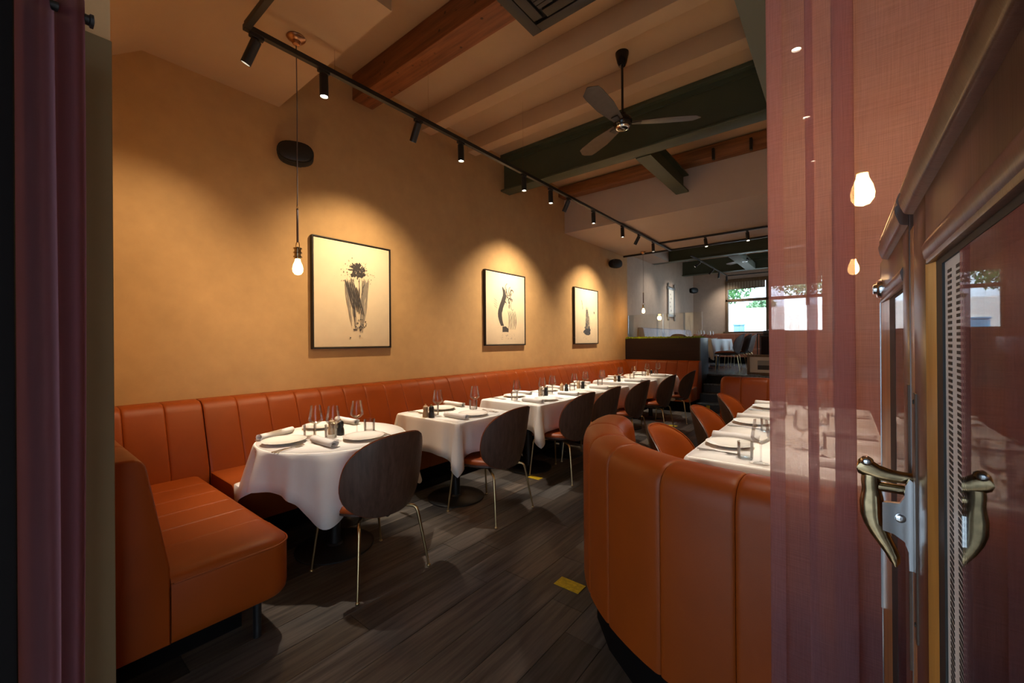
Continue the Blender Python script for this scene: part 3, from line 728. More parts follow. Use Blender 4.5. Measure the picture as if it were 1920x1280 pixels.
# ================================================================== PICTURES
def picture(y0, y1, z0, z1, label, kind):
    t = thing('framed_picture', label, 'picture', (WX, (y0 + y1) / 2, z0), group='ink pictures on the ochre wall')
    D = .045; xf = WX + .002
    for a, b, c, d in ((y0, y0 + .012, z0, z1), (y1 - .012, y1, z0, z1), (y0 + .012, y1 - .012, z0, z0 + .012), (y0 + .012, y1 - .012, z1 - .012, z1)):
        obj('frame_bar', rbox(xf, xf + D, a, b, c, d, r=.002, seg=1), 'blackmetal', t)
    obj('canvas', rbox(xf, xf + D - .008, y0 + .016, y1 - .016, z0 + .016, z1 - .016, r=.006), 'canvas', t)
    X = xf + D - .0075; rg = random.Random(kind); W_ = y1 - y0; H_ = z1 - z0
    ink = MB(); soft = MB(); lay = [0]
    def P_(u, v):
        return (X + lay[0], y0 + u * W_, z1 - v * H_)
    def ribbon(mb, pts, wd):
        lay[0] += .00002
        n = len(pts); L = []; R = []
        for i, (u, v) in enumerate(pts):
            a = pts[max(i - 1, 0)]; b = pts[min(i + 1, n - 1)]; dx, dy = b[0] - a[0], b[1] - a[1]; l = math.hypot(dx, dy) or 1
            w_ = wd * (wd and 1) * math.sin(PI * (i + .6) / (n + .2)) ** .6 * rg.uniform(.75, 1.2)
            L.append(P_(u - dy / l * w_, v + dx / l * w_)); R.append(P_(u + dy / l * w_, v - dx / l * w_))
        o = len(mb.v); mb.v += L + R; mb.f += [(o + i, o + i + 1, o + n + i + 1, o + n + i) for i in range(n - 1)]
    def blob(mb, u, v, r, k=9):
        lay[0] += .00002
        o = len(mb.v); mb.v += [P_(u + r * math.cos(2 * PI * j / k) * rg.uniform(.5, 1.2), v + r * .85 * math.sin(2 * PI * j / k) * rg.uniform(.5, 1.2)) for j in range(k)]; mb.f.append(tuple(range(o, o + k)))
    if kind == 1:
        for _ in range(60): blob(ink, .55 + rg.gauss(0, .042), .265 + rg.gauss(0, .030), rg.uniform(.008, .026), 7)
        for _ in range(46):
            a = rg.uniform(0, 2 * PI); r0 = rg.uniform(.02, .08); r1 = r0 + rg.uniform(.02, .06)
            ribbon(ink, [(.55 + r * math.cos(a), .265 + .75 * r * math.sin(a)) for r in np.linspace(r0, r1, 4)], rg.uniform(.003, .009))
        for _ in range(120):
            a = rg.uniform(0, 2 * PI); r = abs(rg.gauss(.12, .06)); blob(ink if rg.random() < .5 else soft, .56 + r * 1.2 * math.cos(a), .28 + .6 * r * math.sin(a), rg.uniform(.002, .008), 6)
        for k in range(44):
            left = k % 2; u0 = rg.uniform(.37, .50) if left else rg.uniform(.55, .69); u1 = .54 + (u0 - .54) * .55
            v0 = rg.uniform(.33, .40); v1 = rg.uniform(.45, .86)
            ribbon(ink if rg.random() < .35 else soft, [(u0 + (u1 - u0) * t ** 1.2 + .005 * math.sin(7 * t + k), v0 + (v1 - v0) * t) for t in np.linspace(0, 1, 9)], rg.uniform(.002, .009))
        for k in range(6): ribbon(ink, [(.38 + .028 * k + .10 * t, .36 + .012 * k + .27 * t) for t in np.linspace(0, 1, 8)], .009)
        for _ in range(40): blob(ink if rg.random() < .6 else soft, .57 + rg.gauss(0, .04), .79 + rg.gauss(0, .035), rg.uniform(.004, .014), 7)
        blob(ink, .44, .90, .010)
    elif kind == 2:
        def S(t, o): return (.40 + .06 * math.sin(6.0 * t + .6) + o * .6, .20 + .56 * t)
        for k in range(7): ribbon(ink, [S(t, (k - 3) * .016) for t in np.linspace(.02 * k, .95, 14)], .022)
        for k in range(14):
            c = rg.uniform(.50, .68); v0 = rg.uniform(.2, .55); r = rg.uniform(.03, .1)
            ribbon(ink if k % 2 else soft, [(c + r * math.cos(a) * .7, v0 + r * math.sin(a)) for a in np.linspace(rg.uniform(0, 3), rg.uniform(3.2, 6), 10)], rg.uniform(.004, .012))
        for k in range(6): ribbon(ink, [(.54 + .035 * k + .03 * math.sin(3 * t), .52 + .26 * t) for t in np.linspace(0, 1, 9)], .007)
        for k in range(6): ribbon(ink, [(.40, .81 - k * .012), (.48, .80 - k * .01), (.55, .81 - k * .006)], .012)
        for _ in range(25): blob(soft, rg.uniform(.35, .72), rg.uniform(.83, .92), rg.uniform(.003, .009), 6)
        for k in range(4): ribbon(soft, [(.20 + .02 * t, .37 + .03 * k + .01 * t) for t in np.linspace(0, 4, 5)], .003)
    else:
        for k in range(70):
            a = rg.uniform(0, 2 * PI); r = rg.uniform(0, .17) ** 1; blob(ink, .50 + r * .8 * math.cos(a), .76 + .7 * r * .7 * math.sin(a), rg.uniform(.02, .05), 8)
        for k in range(26):
            u = .50 + rg.gauss(0, .05); ribbon(soft if k % 2 else ink, [(.50 + (u - .5) * (1.2 - .6 * t) + .015 * math.sin(8 * t + k), .72 - t * rg.uniform(.2, .4)) for t in np.linspace(0, 1, 8)], rg.uniform(.004, .016))
        ribbon(soft, [(.28, .22), (.31, .30), (.33, .38)], .01); blob(soft, .82, .42, .03)
        for _ in range(30): blob(soft, .5 + rg.gauss(0, .16), .75 + rg.gauss(0, .1), rg.uniform(.003, .01), 5)
    for nm, mb_, mt_ in (('ink_strokes', ink, 'ink_blue' if kind == 3 else 'ink'), ('wash_strokes', soft, 'ink_soft')):
        obj(nm, mb_, mt_, t, 0)['kind'] = 'stuff'
picture(1.815, 2.665, 1.328, 2.392, 'largest looking framed ink drawing of a dark burst with trailing strokes', 1)
picture(4.185, 5.105, 1.330, 2.390, 'framed ink drawing of a black swirling S-shaped figure', 2)
picture(6.62, 7.56, 1.328, 2.392, 'framed ink drawing of a blue black drop-shaped plume', 3)
# scroll picture on the upper wall
t = thing('wall_scroll', 'tall narrow framed scroll with knobbed corners on the upper wall', 'picture', (-3.95, 12.5, 2.0))
obj('paper', box(-3.945, -3.93, 12.27, 12.78, 2.08, 2.98), 'paper', t)
for a, b, c, d in ((12.22, 12.27, 2.0, 3.05), (12.78, 12.83, 2.0, 3.05), (12.18, 12.87, 2.08, 2.16), (12.18, 12.87, 2.90, 2.98)):
    obj('frame_bar', rbox(-3.948, -3.90, a, b, c, d, r=.008), 'silverframe', t)
for y in (12.245, 12.805):
    for z in (2.0, 3.05):
        obj('knob', MB().lathe([(.012, -.03), (.035, -.01), (.035, .01), (.012, .03)], (-3.915, y, z), 12), 'silverframe', t)
sk = MB()
for k in range(5):
    y = 12.45 + .05 * math.sin(k * 2); z = 2.75 - .12 * k
    sk.box(-3.9305, -3.929, y, y + .09, z, z + .012).box(-3.9305, -3.929, y + .03, y + .042, z - .04, z + .05)
obj('brush_marks', sk, 'ink', t, 0)

# ================================================================== SPEAKERS
def speaker(x, y, z, rz, label, sc=1.0):
    t = thing('wall_speaker', label, 'speaker', (x, y, z), rz, group='black wall speakers')
    # capsule cabinet: long axis local y, front faces +x
    def cap(cx, r1, r2, n=28):
        return [(cx, (r1 * math.copysign(abs(math.cos(a)) ** .75, math.cos(a))) * sc, (r2 * math.copysign(abs(math.sin(a)) ** .8, math.sin(a))) * sc) for a in [2 * PI * k / n for k in range(n)]]
    obj('cabinet', MB().loft([cap(.05, .09, .06), cap(.065, .125, .082), cap(.10, .142, .093), cap(.165, .145, .095), cap(.19, .140, .090)]), 'blacksoft', t, 45, True)
    obj('grille', MB().loft([cap(.189, .132, .083), cap(.200, .128, .079), cap(.206, .11, .065)]), 'blackmetal', t, 45, True)
    obj('bracket', MB().box(0, .012, -.04, .04, -.06, .06).box(.01, .06, -.012, .012, -.02, .02), 'blackmetal', t, 45, True)
    return t
speaker(WX, 1.70, 3.045, -.45, 'oval black speaker high on the ochre wall above the first picture')
speaker(WX, 8.28, 3.03, -.45, 'oval black speaker high at the far end of the ochre wall')
speaker(-3.95, 14.7, 3.06, -.6, 'small black speaker in the far corner beside the window')

# ================================================================== TRACK LIGHTS
def spotlight(lt_name, loc, direction, energy, size=50, blend=.6, parent=None, color=TABLE_C):
    l = bpy.data.lights.new(lt_name, 'SPOT'); l.energy = energy; l.color = color; l.spot_size = math.radians(size); l.spot_blend = blend; l.shadow_soft_size = .03
    o = bpy.data.objects.new(lt_name, l); COL.objects.link(o)
    o.rotation_euler = Vector(direction).to_track_quat('-Z', 'Y').to_euler(); o.location = loc
    if parent is not None: o.parent = parent
    return o
def head(x, y, z, d, label, energy, lit=True, size=46, blend=.8, color=TABLE_C):
    """z = underside of the track; d = aim"""
    t = thing('track_spotlight', label, 'spotlight', (x, y, z), group='black track spotlights')
    d = Vector(d).normalized()
    obj('adapter', rbox(-.016, .016, -.04, .04, -.022, .0, r=.003, seg=1), 'blackmetal', t, 40, True)
    c = Vector((0, 0, -.03)); s0 = c - d * .0 ; 
    obj('stem', MB().tube([(0, 0, -.012), (0, 0, -.045)], .008, 8), 'blackmetal', t, 40, True)
    q0 = Vector((0, 0, -.03)); e = q0 + d * .155
    a = d
    obj('barrel', MB().lathe([(.026, 0), (.029, .003), (.029, .155), (.0245, .155), (.0245, .140)], q0, 24, a, caps=False), 'blackmetal', t, 40, True)
    obj('cap', MB().lathe([(.001, 0), (.027, .0005), (.027, .004), (.001, .0045)], q0, 24, a), 'blackmetal', t, 40, True)
    obj('lens', MB().lathe([(.001, .1445), (.0238, .1445), (.0238, .142), (.001, .142)], q0, 20, a), 'lit' if lit else 'blackgloss', t, 40, True)
    if energy: spotlight('spot', tuple(q0 + d * .165), d, energy, size, blend, t, color)
    return t
TX, TZK = -2.79, 3.275
tr = thing('light_track', 'long black ceiling track running parallel to the ochre wall', 'light track', (TX, 4.5, 3.3))
obj('rail', rbox(TX - .018, TX + .018, .93, 8.9, 3.275, 3.31, r=.002, seg=1), 'blackmetal', tr)
obj('suspension_wire', MB().tube([(TX, 2.35, 3.31), (TX, 2.35, CZ)], .0012, 5), 'steel', tr)
obj('suspension_wire', MB().tube([(TX, 3.72, 3.31), (TX, 3.72, CZ)], .0012, 5), 'steel', tr)
obj('suspension_wire', MB().tube([(TX, 1.5, 3.31), (TX, 1.5, 3.465)], .0012, 5), 'steel', tr)
tag(obj('light_track', rbox(TX + .02, -.6, .925, .961, 3.275, 3.31, r=.002, seg=1), 'blackmetal'), 'black track turning off across the ceiling near the entrance', 'light track')
tag(obj('light_track', rbox(WX, .9, 8.905, 8.94, 3.285, 3.32, r=.002, seg=1), 'blackmetal'), 'black cross track under the far edge of the bulkhead', 'light track')
tag(obj('light_track', rbox(TX + .02, .9, 8.14, 8.175, 3.285, 3.32, r=.002, seg=1), 'blackmetal'), 'black cross track under the bulkhead carrying two spotlights', 'light track')
ORD = ['first', 'second', 'third', 'fourth', 'fifth', 'sixth', 'seventh', 'eighth', 'ninth', 'tenth', 'eleventh']
DOWN = (.03, 0, -1); WALL = (-.50, .0, -.866)
heads = [(1.0, (-.42, -.25, -.87), .55 * P_WALL, True, 88, WALL_C), (1.42, DOWN, P_TABLE, True, 42, TABLE_C), (2.24, WALL, P_WALL * 1.1, True, 98, WALL_C), (2.74, DOWN, P_TABLE, True, 42, TABLE_C), (3.73, DOWN, P_TABLE, True, 42, TABLE_C), (4.28, DOWN, P_TABLE, True, 42, TABLE_C),
         (4.72, WALL, P_WALL * 1.9, True, 98, WALL_FAR), (5.41, DOWN, P_TABLE, True, 42, TABLE_C), (6.43, DOWN, P_TABLE, True, 42, TABLE_C), (7.15, WALL, P_WALL * 1.9, True, 98, WALL_FAR), (7.85, DOWN, P_TABLE, True, 42, TABLE_C)]
for i, (y, d, e, lit, sz, cl) in enumerate(heads):
    head(TX, y, TZK, d, ORD[i] + ' black spotlight from the entrance on the long track' + (', tilted at the wall' if d[0] < -.3 else ''), e, lit, sz, 1.0 if d[0] < -.3 else .8, cl)
head(-1.93, 8.157, 3.285, (.15, -.1, -1), 'left black spotlight on the cross track under the bulkhead', P_TABLE * .25)
head(-1.25, 8.157, 3.285, (.1, -.15, -1), 'right black spotlight on the cross track under the bulkhead', P_TABLE * .4)
# track over the booth table (right side)
tag(obj('light_track', rbox(-.20, -.164, 1.4, 8.1, 3.275, 3.31, r=.002, seg=1), 'blackmetal'), 'black track above the booth table', 'light track')
for k, y in enumerate((2.2, 2.95, 3.9, 4.9)):
    head(-.182, y, TZK, (-.05, 0, -1), ORD[k] + ' black spotlight from the entrance above the booth table', P_TABLE * .62)
# upper room track
tag(obj('light_track', rbox(-2.75, -2.715, 10.2, 14.2, 3.37, 3.40, r=.002, seg=1), 'blackmetal'), 'black lengthwise track in the upper room', 'light track')
tag(obj('light_track', rbox(-2.71, .9, 14.17, 14.2, 3.37, 3.40, r=.002, seg=1), 'blackmetal'), 'black track in front of the far window', 'light track')
for k, (y, d, e) in enumerate(((11.0, (-.75, -.2, -.7), P_WALL * .28), (12.4, (-.75, .05, -.7), P_WALL * .4), (13.1, (-.1, 0, -1), P_TABLE * .3), (14.1, (-.1, .7, -.7), P_TABLE * .22))):
    head(-2.733, y, 3.37, d, ORD[k] + ' black spotlight on the lengthwise track of the upper room', e, True, 90, 1.0)

# ================================================================== PENDANTS
def pendant(x, y, ztop, zb, label, power, far=False):
    """zb = centre of the bulb"""
    t = thing('pendant_lamp', label, 'pendant lamp', (x, y, zb), group='bare bulb pendant lamps')
    obj('canopy', MB().lathe([(.058, 0), (.060, -.006), (.052, -.016), (.03, -.028), (.022, -.05), (.008, -.056)], (0, 0, ztop - zb), 28), 'copper', t, 40, True)
    obj('cable', MB().tube([(0, 0, ztop - zb - .05), (.002, .002, (ztop - zb) * .7), (0, 0, .42)], .0035, 6), 'cable', t, 40, True)
    obj('hook', MB().tube([(.012 * math.cos(a), 0, .41 + .014 * math.sin(a)) for a in np.linspace(0, 2 * PI, 13)], .0022, 6), 'brass', t, 40, True)
    obj('strap', rbox(-.010, .010, -.004, .004, .175, .405, r=.002, seg=1), 'cable', t, 40, True)
    obj('yoke', MB().tube([(-.026, 0, .135), (-.026, 0, .155), (-.018, 0, .172), (0, 0, .178), (.018, 0, .172), (.026, 0, .155), (.026, 0, .135)], .0024, 6), 'oldbrass', t, 40, True)
    so_ = obj('socket', MB().lathe([(.020, .060), (.021, .066), (.021, .135), (.012, .142)], (0, 0, 0), 20), 'oldbrass', t, 40, True)
    for z in (.075, .103, .132):
        obj('ring', MB().lathe([(.021, z - .004), (.028, z - .003), (.028, z + .003), (.021, z + .004)], (0, 0, 0), 20), 'oldbrass', so_, 40, True)
    obj('bulb', MB().lathe([(.0155, .060), (.018, .045), (.028, .02), (.033, -.005), (.031, -.025), (.020, -.042), (.004, -.048)], (0, 0, 0), 24), 'filament_far' if far else 'filament', t, 60, True)
    if power:
        l = bpy.data.lights.new('glow', 'POINT'); l.energy = power; l.color = (1, .58, .22); l.shadow_soft_size = .05
        o = bpy.data.objects.new('glow', l); COL.objects.link(o); o.location = (0, 0, -.11); o.parent = t
    return t
pendant(-2.882, 1.277, 3.465, 1.895, 'bare bulb pendant hanging in front of the first picture', P_BULB)
pendant(-3.345, 8.79, 3.32, 2.03, 'bare bulb pendant hanging at the far end of the ochre wall', P_BULB, True)
pendant(.063, 1.834, CZ, 1.88, 'bare bulb pendant glowing through the sheer curtain, nearer one', P_BULB, True)
pendant(.077, 3.752, CZ, 1.88, 'bare bulb pendant glowing through the sheer curtain, farther one', P_BULB, True)

# ================================================================== FANS, AIR CONDITIONER
def fan(x, y, ztop, zhub, rot, label, L=.70):
    t = thing('ceiling_fan', label, 'ceiling fan', (x, y, zhub), rot, group='black ceiling fans')
    h = ztop - zhub
    obj('canopy', MB().lathe([(.062, h), (.062, h - .015), (.045, h - .09), (.030, h - .125), (.012, h - .13)], (0, 0, 0), 28), 'blackgloss', t, 40, True)
    obj('rod', MB().lathe([(.011, h - .13), (.011, .06)], (0, 0, 0), 14), 'blackmetal', t, 40, True)
    obj('motor', MB().lathe([(.02, .085), (.034, .08), (.036, .05), (.075, .035), (.088, .01), (.088, -.02), (.07, -.045), (.055, -.06), (.02, -.07)], (0, 0, 0), 32), 'blackgloss', t, 40, True)
    obj('trim_ring', MB().lathe([(.060, -.048), (.066, -.05), (.060, -.06), (.05, -.062)], (0, 0, 0), 32), 'chrome', t, 40, True)
    for k in range(3):
        a = 2 * PI * k / 3; R_ = Matrix.Rotation(a, 3, 'Z')
        rings = []
        for s_ in np.linspace(0, 1, 12):
            r = .085 + (L - .085) * s_; wd = .045 + .035 * min(1, s_ * 2.2)
            if s_ > .85: wd *= math.sqrt(max(.02, 1 - ((s_ - .85) / .15) ** 2))
            tw = .20; sw = .03 * s_
            ring = []
            for yy, zz in ((-wd, 0), (0, .004), (wd, 0), (wd, -.005), (0, -.001), (-wd, -.005)):
                ring.append(R_ @ Vector((r, sw + yy * math.cos(tw), zz - .012 + yy * math.sin(tw))))
            rings.append(ring)
        b = obj('blade', MB().loft(rings), 'fanblade', t, 40, True)
        arm = []
        for r, w_ in ((.06, .02), (.10, .02), (.17, .032)):
            arm.append([R_ @ Vector((r, yy, zz)) for yy, zz in ((-w_, -.022), (w_, -.014), (w_, -.019), (-w_, -.027))])
        obj('blade_arm', MB().loft(arm), 'blackmetal', b, 40, True)
    return t
fan(-1.59, 3.69, CZ, 3.447, math.radians(28), 'black three blade ceiling fan in front of the green girder')
fan(-1.95, 12.3, CZ, 3.50, math.radians(20), 'black three blade ceiling fan over the upper room', .62)
ac = thing('air_conditioner', 'black ceiling cassette air conditioner above the near aisle', 'air conditioner', (-1.42, 2.18, 3.78))
obj('housing', rbox(-1.80, -1.05, 1.78, 2.56, 3.795, 3.838, r=.006), 'blackmetal', ac)
for x in (-1.7, -1.15):
    for y in (1.9, 2.15):
        obj('hanger_rod', MB().tube([(x, y, 3.838), (x, y, CZ)], .005, 6), 'blackmetal', ac)
for a, b, c, d in ((-1.865, -1.78, 1.72, 2.632), (-1.06, -.975, 1.72, 2.632), (-1.78, -1.06, 1.72, 1.80), (-1.78, -1.06, 2.55, 2.632)):
    obj('bezel', rbox(a, b, c, d, 3.772, 3.80, r=.004), 'blackmetal', ac)
for a, b, c, d in ((-1.775, -1.70, 1.83, 2.52), (-1.14, -1.065, 1.83, 2.52), (-1.67, -1.17, 2.465, 2.54), (-1.67, -1.17, 1.81, 1.885)):
    obj('louver', rbox(a, b, c, d, 3.774, 3.797, r=.003), 'blackmetal', ac)
for k in range(14):
    obj('grille_slat', box(-1.68, -1.16, 1.905 + k * .039, 1.938 + k * .039, 3.776, 3.797), 'blackmetal', ac)

# ================================================================== PLANTER, GLASS SCREEN, UPPER ROOM
pl = thing('planter_wall', 'dark brown timber planter wall topped with moss below the glass', 'planter', (-3.05, 9.3, 0))
for k in range(5):
    z0 = .02 + k * .283
    obj('board', rbox(WX - .08, -2.255, 8.985, 9.01, z0, z0 + .2815, r=.001, seg=1), 'planterwood', pl)
obj('core', box(WX - .09, -2.26, 9.01, 9.46, 0, 1.42), 'planterwood', pl)
obj('end_panel', rbox(-2.26, -2.235, 8.985, 9.62, 0, 1.435, r=.002), 'darkstep', pl)
mo = MB(); rg = random.Random(5)
for k in range(900):
    x = rg.uniform(WX - .05, -2.26); y = rg.uniform(9.02, 9.44); r = rg.uniform(.012, .035); z = 1.423 + rg.uniform(0, .035)
    vs = [(x + r * math.cos(a) * rg.uniform(.6, 1.2), y + r * math.sin(a) * rg.uniform(.6, 1.2), z) for a in (0, 1.26, 2.5, 3.8, 5.0)] + [(x, y, z + r * rg.uniform(.5, 1.1))]
    mo.add(vs, [(0, 1, 5), (1, 2, 5), (2, 3, 5), (3, 4, 5), (4, 0, 5)])
tag(obj('moss', mo, 'moss_mat', None, 0), 'bright green moss along the top of the planter wall', 'moss', kind='stuff')
gs = thing('glass_screen', 'clear glass screen standing above the mossy planter', 'glass screen', (-3.1, 9.3, 1.42))
for a, b in ((-3.90, -3.10), (-3.095, -2.275)):
    obj('pane', rbox(a, b, 9.295, 9.305, 1.40, 1.985, r=.001, seg=1), 'pane', gs)
# benches of the upper room
class PT(Path): pass
def up(prof): return [(a, z + RZ) for a, z in prof]
ub = thing('banquette', 'pale blue grey leather bench along the left wall of the upper room', 'bench', (-3.6, 12, RZ), group='upper room benches')
puy = PathF([(-3.95, 10.0), (-3.95, 14.2)])
for a, b in pitch(0, 4.2, .25):
    obj('back_panel', strip(puy, a, b, up(rpoly([(0.002, .2), (0.002, 1.06), (.13, 1.06, .05), (.25, .5), (.25, .2)])), .006, n=2), 'leather_blue', ub)
obj('seat', MB().rbox(-3.70, -3.28, 10.0, 14.2, RZ + .2, RZ + .46, r=.04, seg=3), 'leather_blue', ub)
obj('plinth', box(-3.9, -3.36, 10.05, 14.15, RZ, RZ + .2), 'plinth', ub)
wb = thing('banquette', 'red brown leather bench under the far window', 'bench', (-1.5, 14.6, RZ), group='upper room benches')
pwx = Path([(RX - .01, 14.98), (-3.9, 14.98)])
for a, b in pitch(0, 5.05, .42):
    obj('back_panel', strip(pwx, a, b, up(rpoly([(0.16, .2), (0.16, .94), (.28, .94, .05), (.36, .5), (.36, .2)])), .006, n=2), 'leather_far', wb)
for a, b in pitch(0, 4.3, .84):
    obj('seat_panel', strip(pwx, a, b, up(rpoly([(.362, .2), (.362, .46), (.80, .46, .05), (.79, .2)])), .004, n=2), 'leather_far', wb)
obj('ledge', rbox(-3.9, RX - .002, 14.82, 14.98, RZ + .90, RZ + .93, r=.006), 'porcelain', wb)
obj('plinth', box(-3.3, RX - .002, 14.3, 14.75, RZ, RZ + .2), 'plinth', wb)
# sideboard
sb = thing('service_stand', 'dark service stand with a slim metal frame in the upper room', 'stand', (-1.25, 11.9, RZ))
obj('body', rbox(-1.52, -.85, 11.7, 12.1, RZ + .06, RZ + .80, r=.006), 'planterwood', sb)
obj('top', rbox(-1.54, -.83, 11.68, 12.12, RZ + .80, RZ + .84, r=.004), 'darkstep', sb)
for x in (-1.60, -.80):
    for y in (11.66, 12.12):
        obj('leg', box(x, x + .02, y, y + .02, RZ, RZ + .88), 'blackmetal', sb)
obj('rail', MB().box(-1.6, -.78, 11.66, 11.68, RZ + .86, RZ + .88).box(-1.6, -.78, 12.12, 12.14, RZ + .86, RZ + .88).box(-1.6, -1.58, 11.68, 12.12, RZ + .86, RZ + .88).box(-.8, -.78, 11.68, 12.12, RZ + .86, RZ + .88), 'blackmetal', sb)
tag(obj('serving_box', rbox(-1.48, -.95, 11.74, 12.04, RZ + .842, RZ + .95, r=.02), 'darkstep'), 'dark grey box lying on the service stand', 'box')
tag(obj('folded_cloth', rbox(-1.40, -1.05, 11.78, 12.0, RZ + .951, RZ + .975, r=.01), 'cloth'), 'folded pale cloth on top of the dark box', 'cloth')
ph = thing('framed_photograph', 'white framed dark landscape photograph leaning at the top of the steps', 'picture', (-1.2, 9.75, RZ))
obj('frame', MB().box(-1.52, -1.47, 9.75, 9.79, RZ + .004, RZ + .42).box(-1.47, -.65, 9.75, 9.79, RZ + .37, RZ + .42).box(-1.47, -.65, 9.75, 9.79, RZ + .004, RZ + .05).box(-.65, -.6, 9.75, 9.79, RZ + .004, RZ + .42), 'windowwood', ph)
obj('mat', box(-1.47, -.65, 9.765, 9.775, RZ + .05, RZ + .37), 'matboard', ph)
obj('photo_sky', box(-1.33, -.79, 9.763, 9.765, RZ + .20, RZ + .30), 'photogrey', ph); obj('photo_land', box(-1.33, -.79, 9.763, 9.765, RZ + .11, RZ + .20), 'photodark', ph)
# floor tapes
for x0, x1, y0, y1, lb in ((-1.285, -1.128, 1.972, 2.062, 'bright yellow tape strip on the floor beside the curved booth'), (-2.50, -2.36, 3.36, 3.44, 'worn yellow tape mark on the floor by the third wall table'), (-2.50, -2.37, 5.73, 5.82, 'yellow tape strip on the floor between the fifth and sixth wall tables'), (-2.19, -2.06, 6.79, 6.87, 'yellow tape mark on the floor towards the steps')):
    tag(obj('tape_strip', box(x0, x1, y0, y1, .0005, .0018), 'yellow'), lb, 'tape', 'yellow floor tapes')

# ================================================================== ENTRANCE: DOOR LEAVES, CURTAINS
DX = .07
def leaf(name, y0, y1, z0, z1, g0, g1, label, zg0=.30, zg1=1.457):
    t = thing(name, label, None, (DX, (y0 + y1) / 2, z0), kind='structure')
    x0, x1 = DX, DX + .042
    obj('stile', rbox(x0, x1, y0, g0, z0, z1, r=.002), 'doorwood', t); obj('stile', rbox(x0, x1, g1, y1, z0, z1, r=.002), 'doorwood', t)
    obj('rail', rbox(x0, x1, g0, g1, zg1, z1, r=.002), 'doorwood', t); obj('rail', rbox(x0, x1, g0, g1, z0, zg0, r=.002), 'doorwood', t)
    return t
d1 = leaf('door_1', .24, .690, .012, 1.546, .25, .603, 'glazed timber door leaf with brass lever latch, open along the right edge')
d2 = leaf('door_2', .736, 1.215, .012, 1.546, .80, 1.19, 'farther folded glazed timber door leaf behind the latch')
def glazing(t, g0, g1, zt, zb, bw, gw, sw):
    """amber side bead at the far end, gasket, perforated spacer bars, top bead, pane"""
    x = DX
    obj('bead', MB().loft([[(x, g1, z), (x + .002, g1 - bw * .25, z), (x + .0055, g1 - bw, z), (x + .03, g1 - bw, z), (x + .03, g1, z)] for z in (zb, zt)]), 'beadwood', t)
    obj('bead', MB().loft([[(x + .0005, y, zt + .026), (x - .003, y, zt + .018), (x - .001, y, zt + .006), (x + .006, y, zt), (x + .03, y, zt), (x + .03, y, zt + .026)] for y in (g0, g1)]), 'doorwood', t)
    obj('gasket', box(x + .0055, x + .02, g1 - bw - gw, g1 - bw, zb, zt), 'rubber', t)
    obj('gasket', box(x + .0055, x + .02, g0, g1 - bw - gw, zt - .006, zt), 'rubber', t)
    obj('pane', box(x + .0058, x + .0064, g0, g1 - bw - gw - sw, zb, zt - .006), 'pane', t)
    if sw:
        y1 = g1 - bw - gw
        obj('spacer', box(x + .0074, x + .012, y1 - sw, y1, zb, zt - .006), 'spacer', t)
        dots = MB(); n = int((zt - .01 - .80) / .0052)
        for r_ in range(2):
            yy = y1 - sw * (.32 + .5 * r_) - sw * .1
            for k in range(n):
                z = .80 + k * .0052
                dots.box(x + .0070, x + .0076, yy, yy + sw * .22, z, z + .0028)
        ds = obj('spacer_perforations', dots, 'rubber', t, 0); ds['kind'] = 'stuff'
glazing(d1, .25, .603, 1.457, .30, .018, .030, .070)
glazing(d2, .80, 1.19, 1.457, .30, .11, .10, 0)
obj('edge_strip', box(DX - .001, DX + .02, 1.2152, 1.2175, .2, 1.46), 'chrome', d2)
for t_, ya, yb, e_ in ((d1, .24, .69, 0), (d2, .736, 1.03, .003)):
    mp = rpoly([(0, 1.530 - e_), (-.008, 1.532 - e_, .003), (-.013, 1.545, .006), (-.013, 1.553, .003), (-.010, 1.555), (-.012, 1.560, .003), (-.008, 1.573, .006), (.044, 1.573), (.044, 1.546), (0, 1.546)], 4)
    obj('moulding', MB().loft([[(DX + a, y, z) for a, z in mp] for y in (ya, yb)]), 'doorwood', t_)
obj('rebate_strip', rbox(DX + .0015, DX + .03, .69, .736, .012, 1.52, r=.001), 'beadwood', d1)
# latch: keeper plates, bracket, lever
lk_ = obj('latch_plate', MB().rbox(DX - .002, DX + .001, .672, .689, 1.02, 1.315, r=.0005, seg=1), 'darkplate', d1)
for z in (1.305, 1.04):
    obj('screw', MB().lathe([(.003, 0), (.0025, .001), (.001, .0012)], (DX - .002, .680, z), 10, (-1, 0, 0)), 'rubber', lk_)
obj('plate', rbox(DX - .002, DX + .001, .737, .752, .95, 1.32, r=.0005, seg=1), 'darkplate', d2)
br = MB().prism([(DX - .001, 1.098), (DX - .001, 1.205), (DX - .005, 1.209), (DX - .009, 1.200), (DX - .010, 1.186), (DX - .014, 1.178), (DX - .030, 1.176), (DX - .030, 1.141), (DX - .020, 1.139), (DX - .010, 1.132), (DX - .0065, 1.120), (DX - .006, 1.098)], 'y', .690, .696)
obj('latch_bracket', br, 'chrome', d1, 30)
obj('rivet', MB().lathe([(.0052, 0), (.005, .0015), (.003, .0028), (.001, .003)], (DX - .0135, .690, 1.160), 14, (0, -1, 0)), 'chrome', d1)
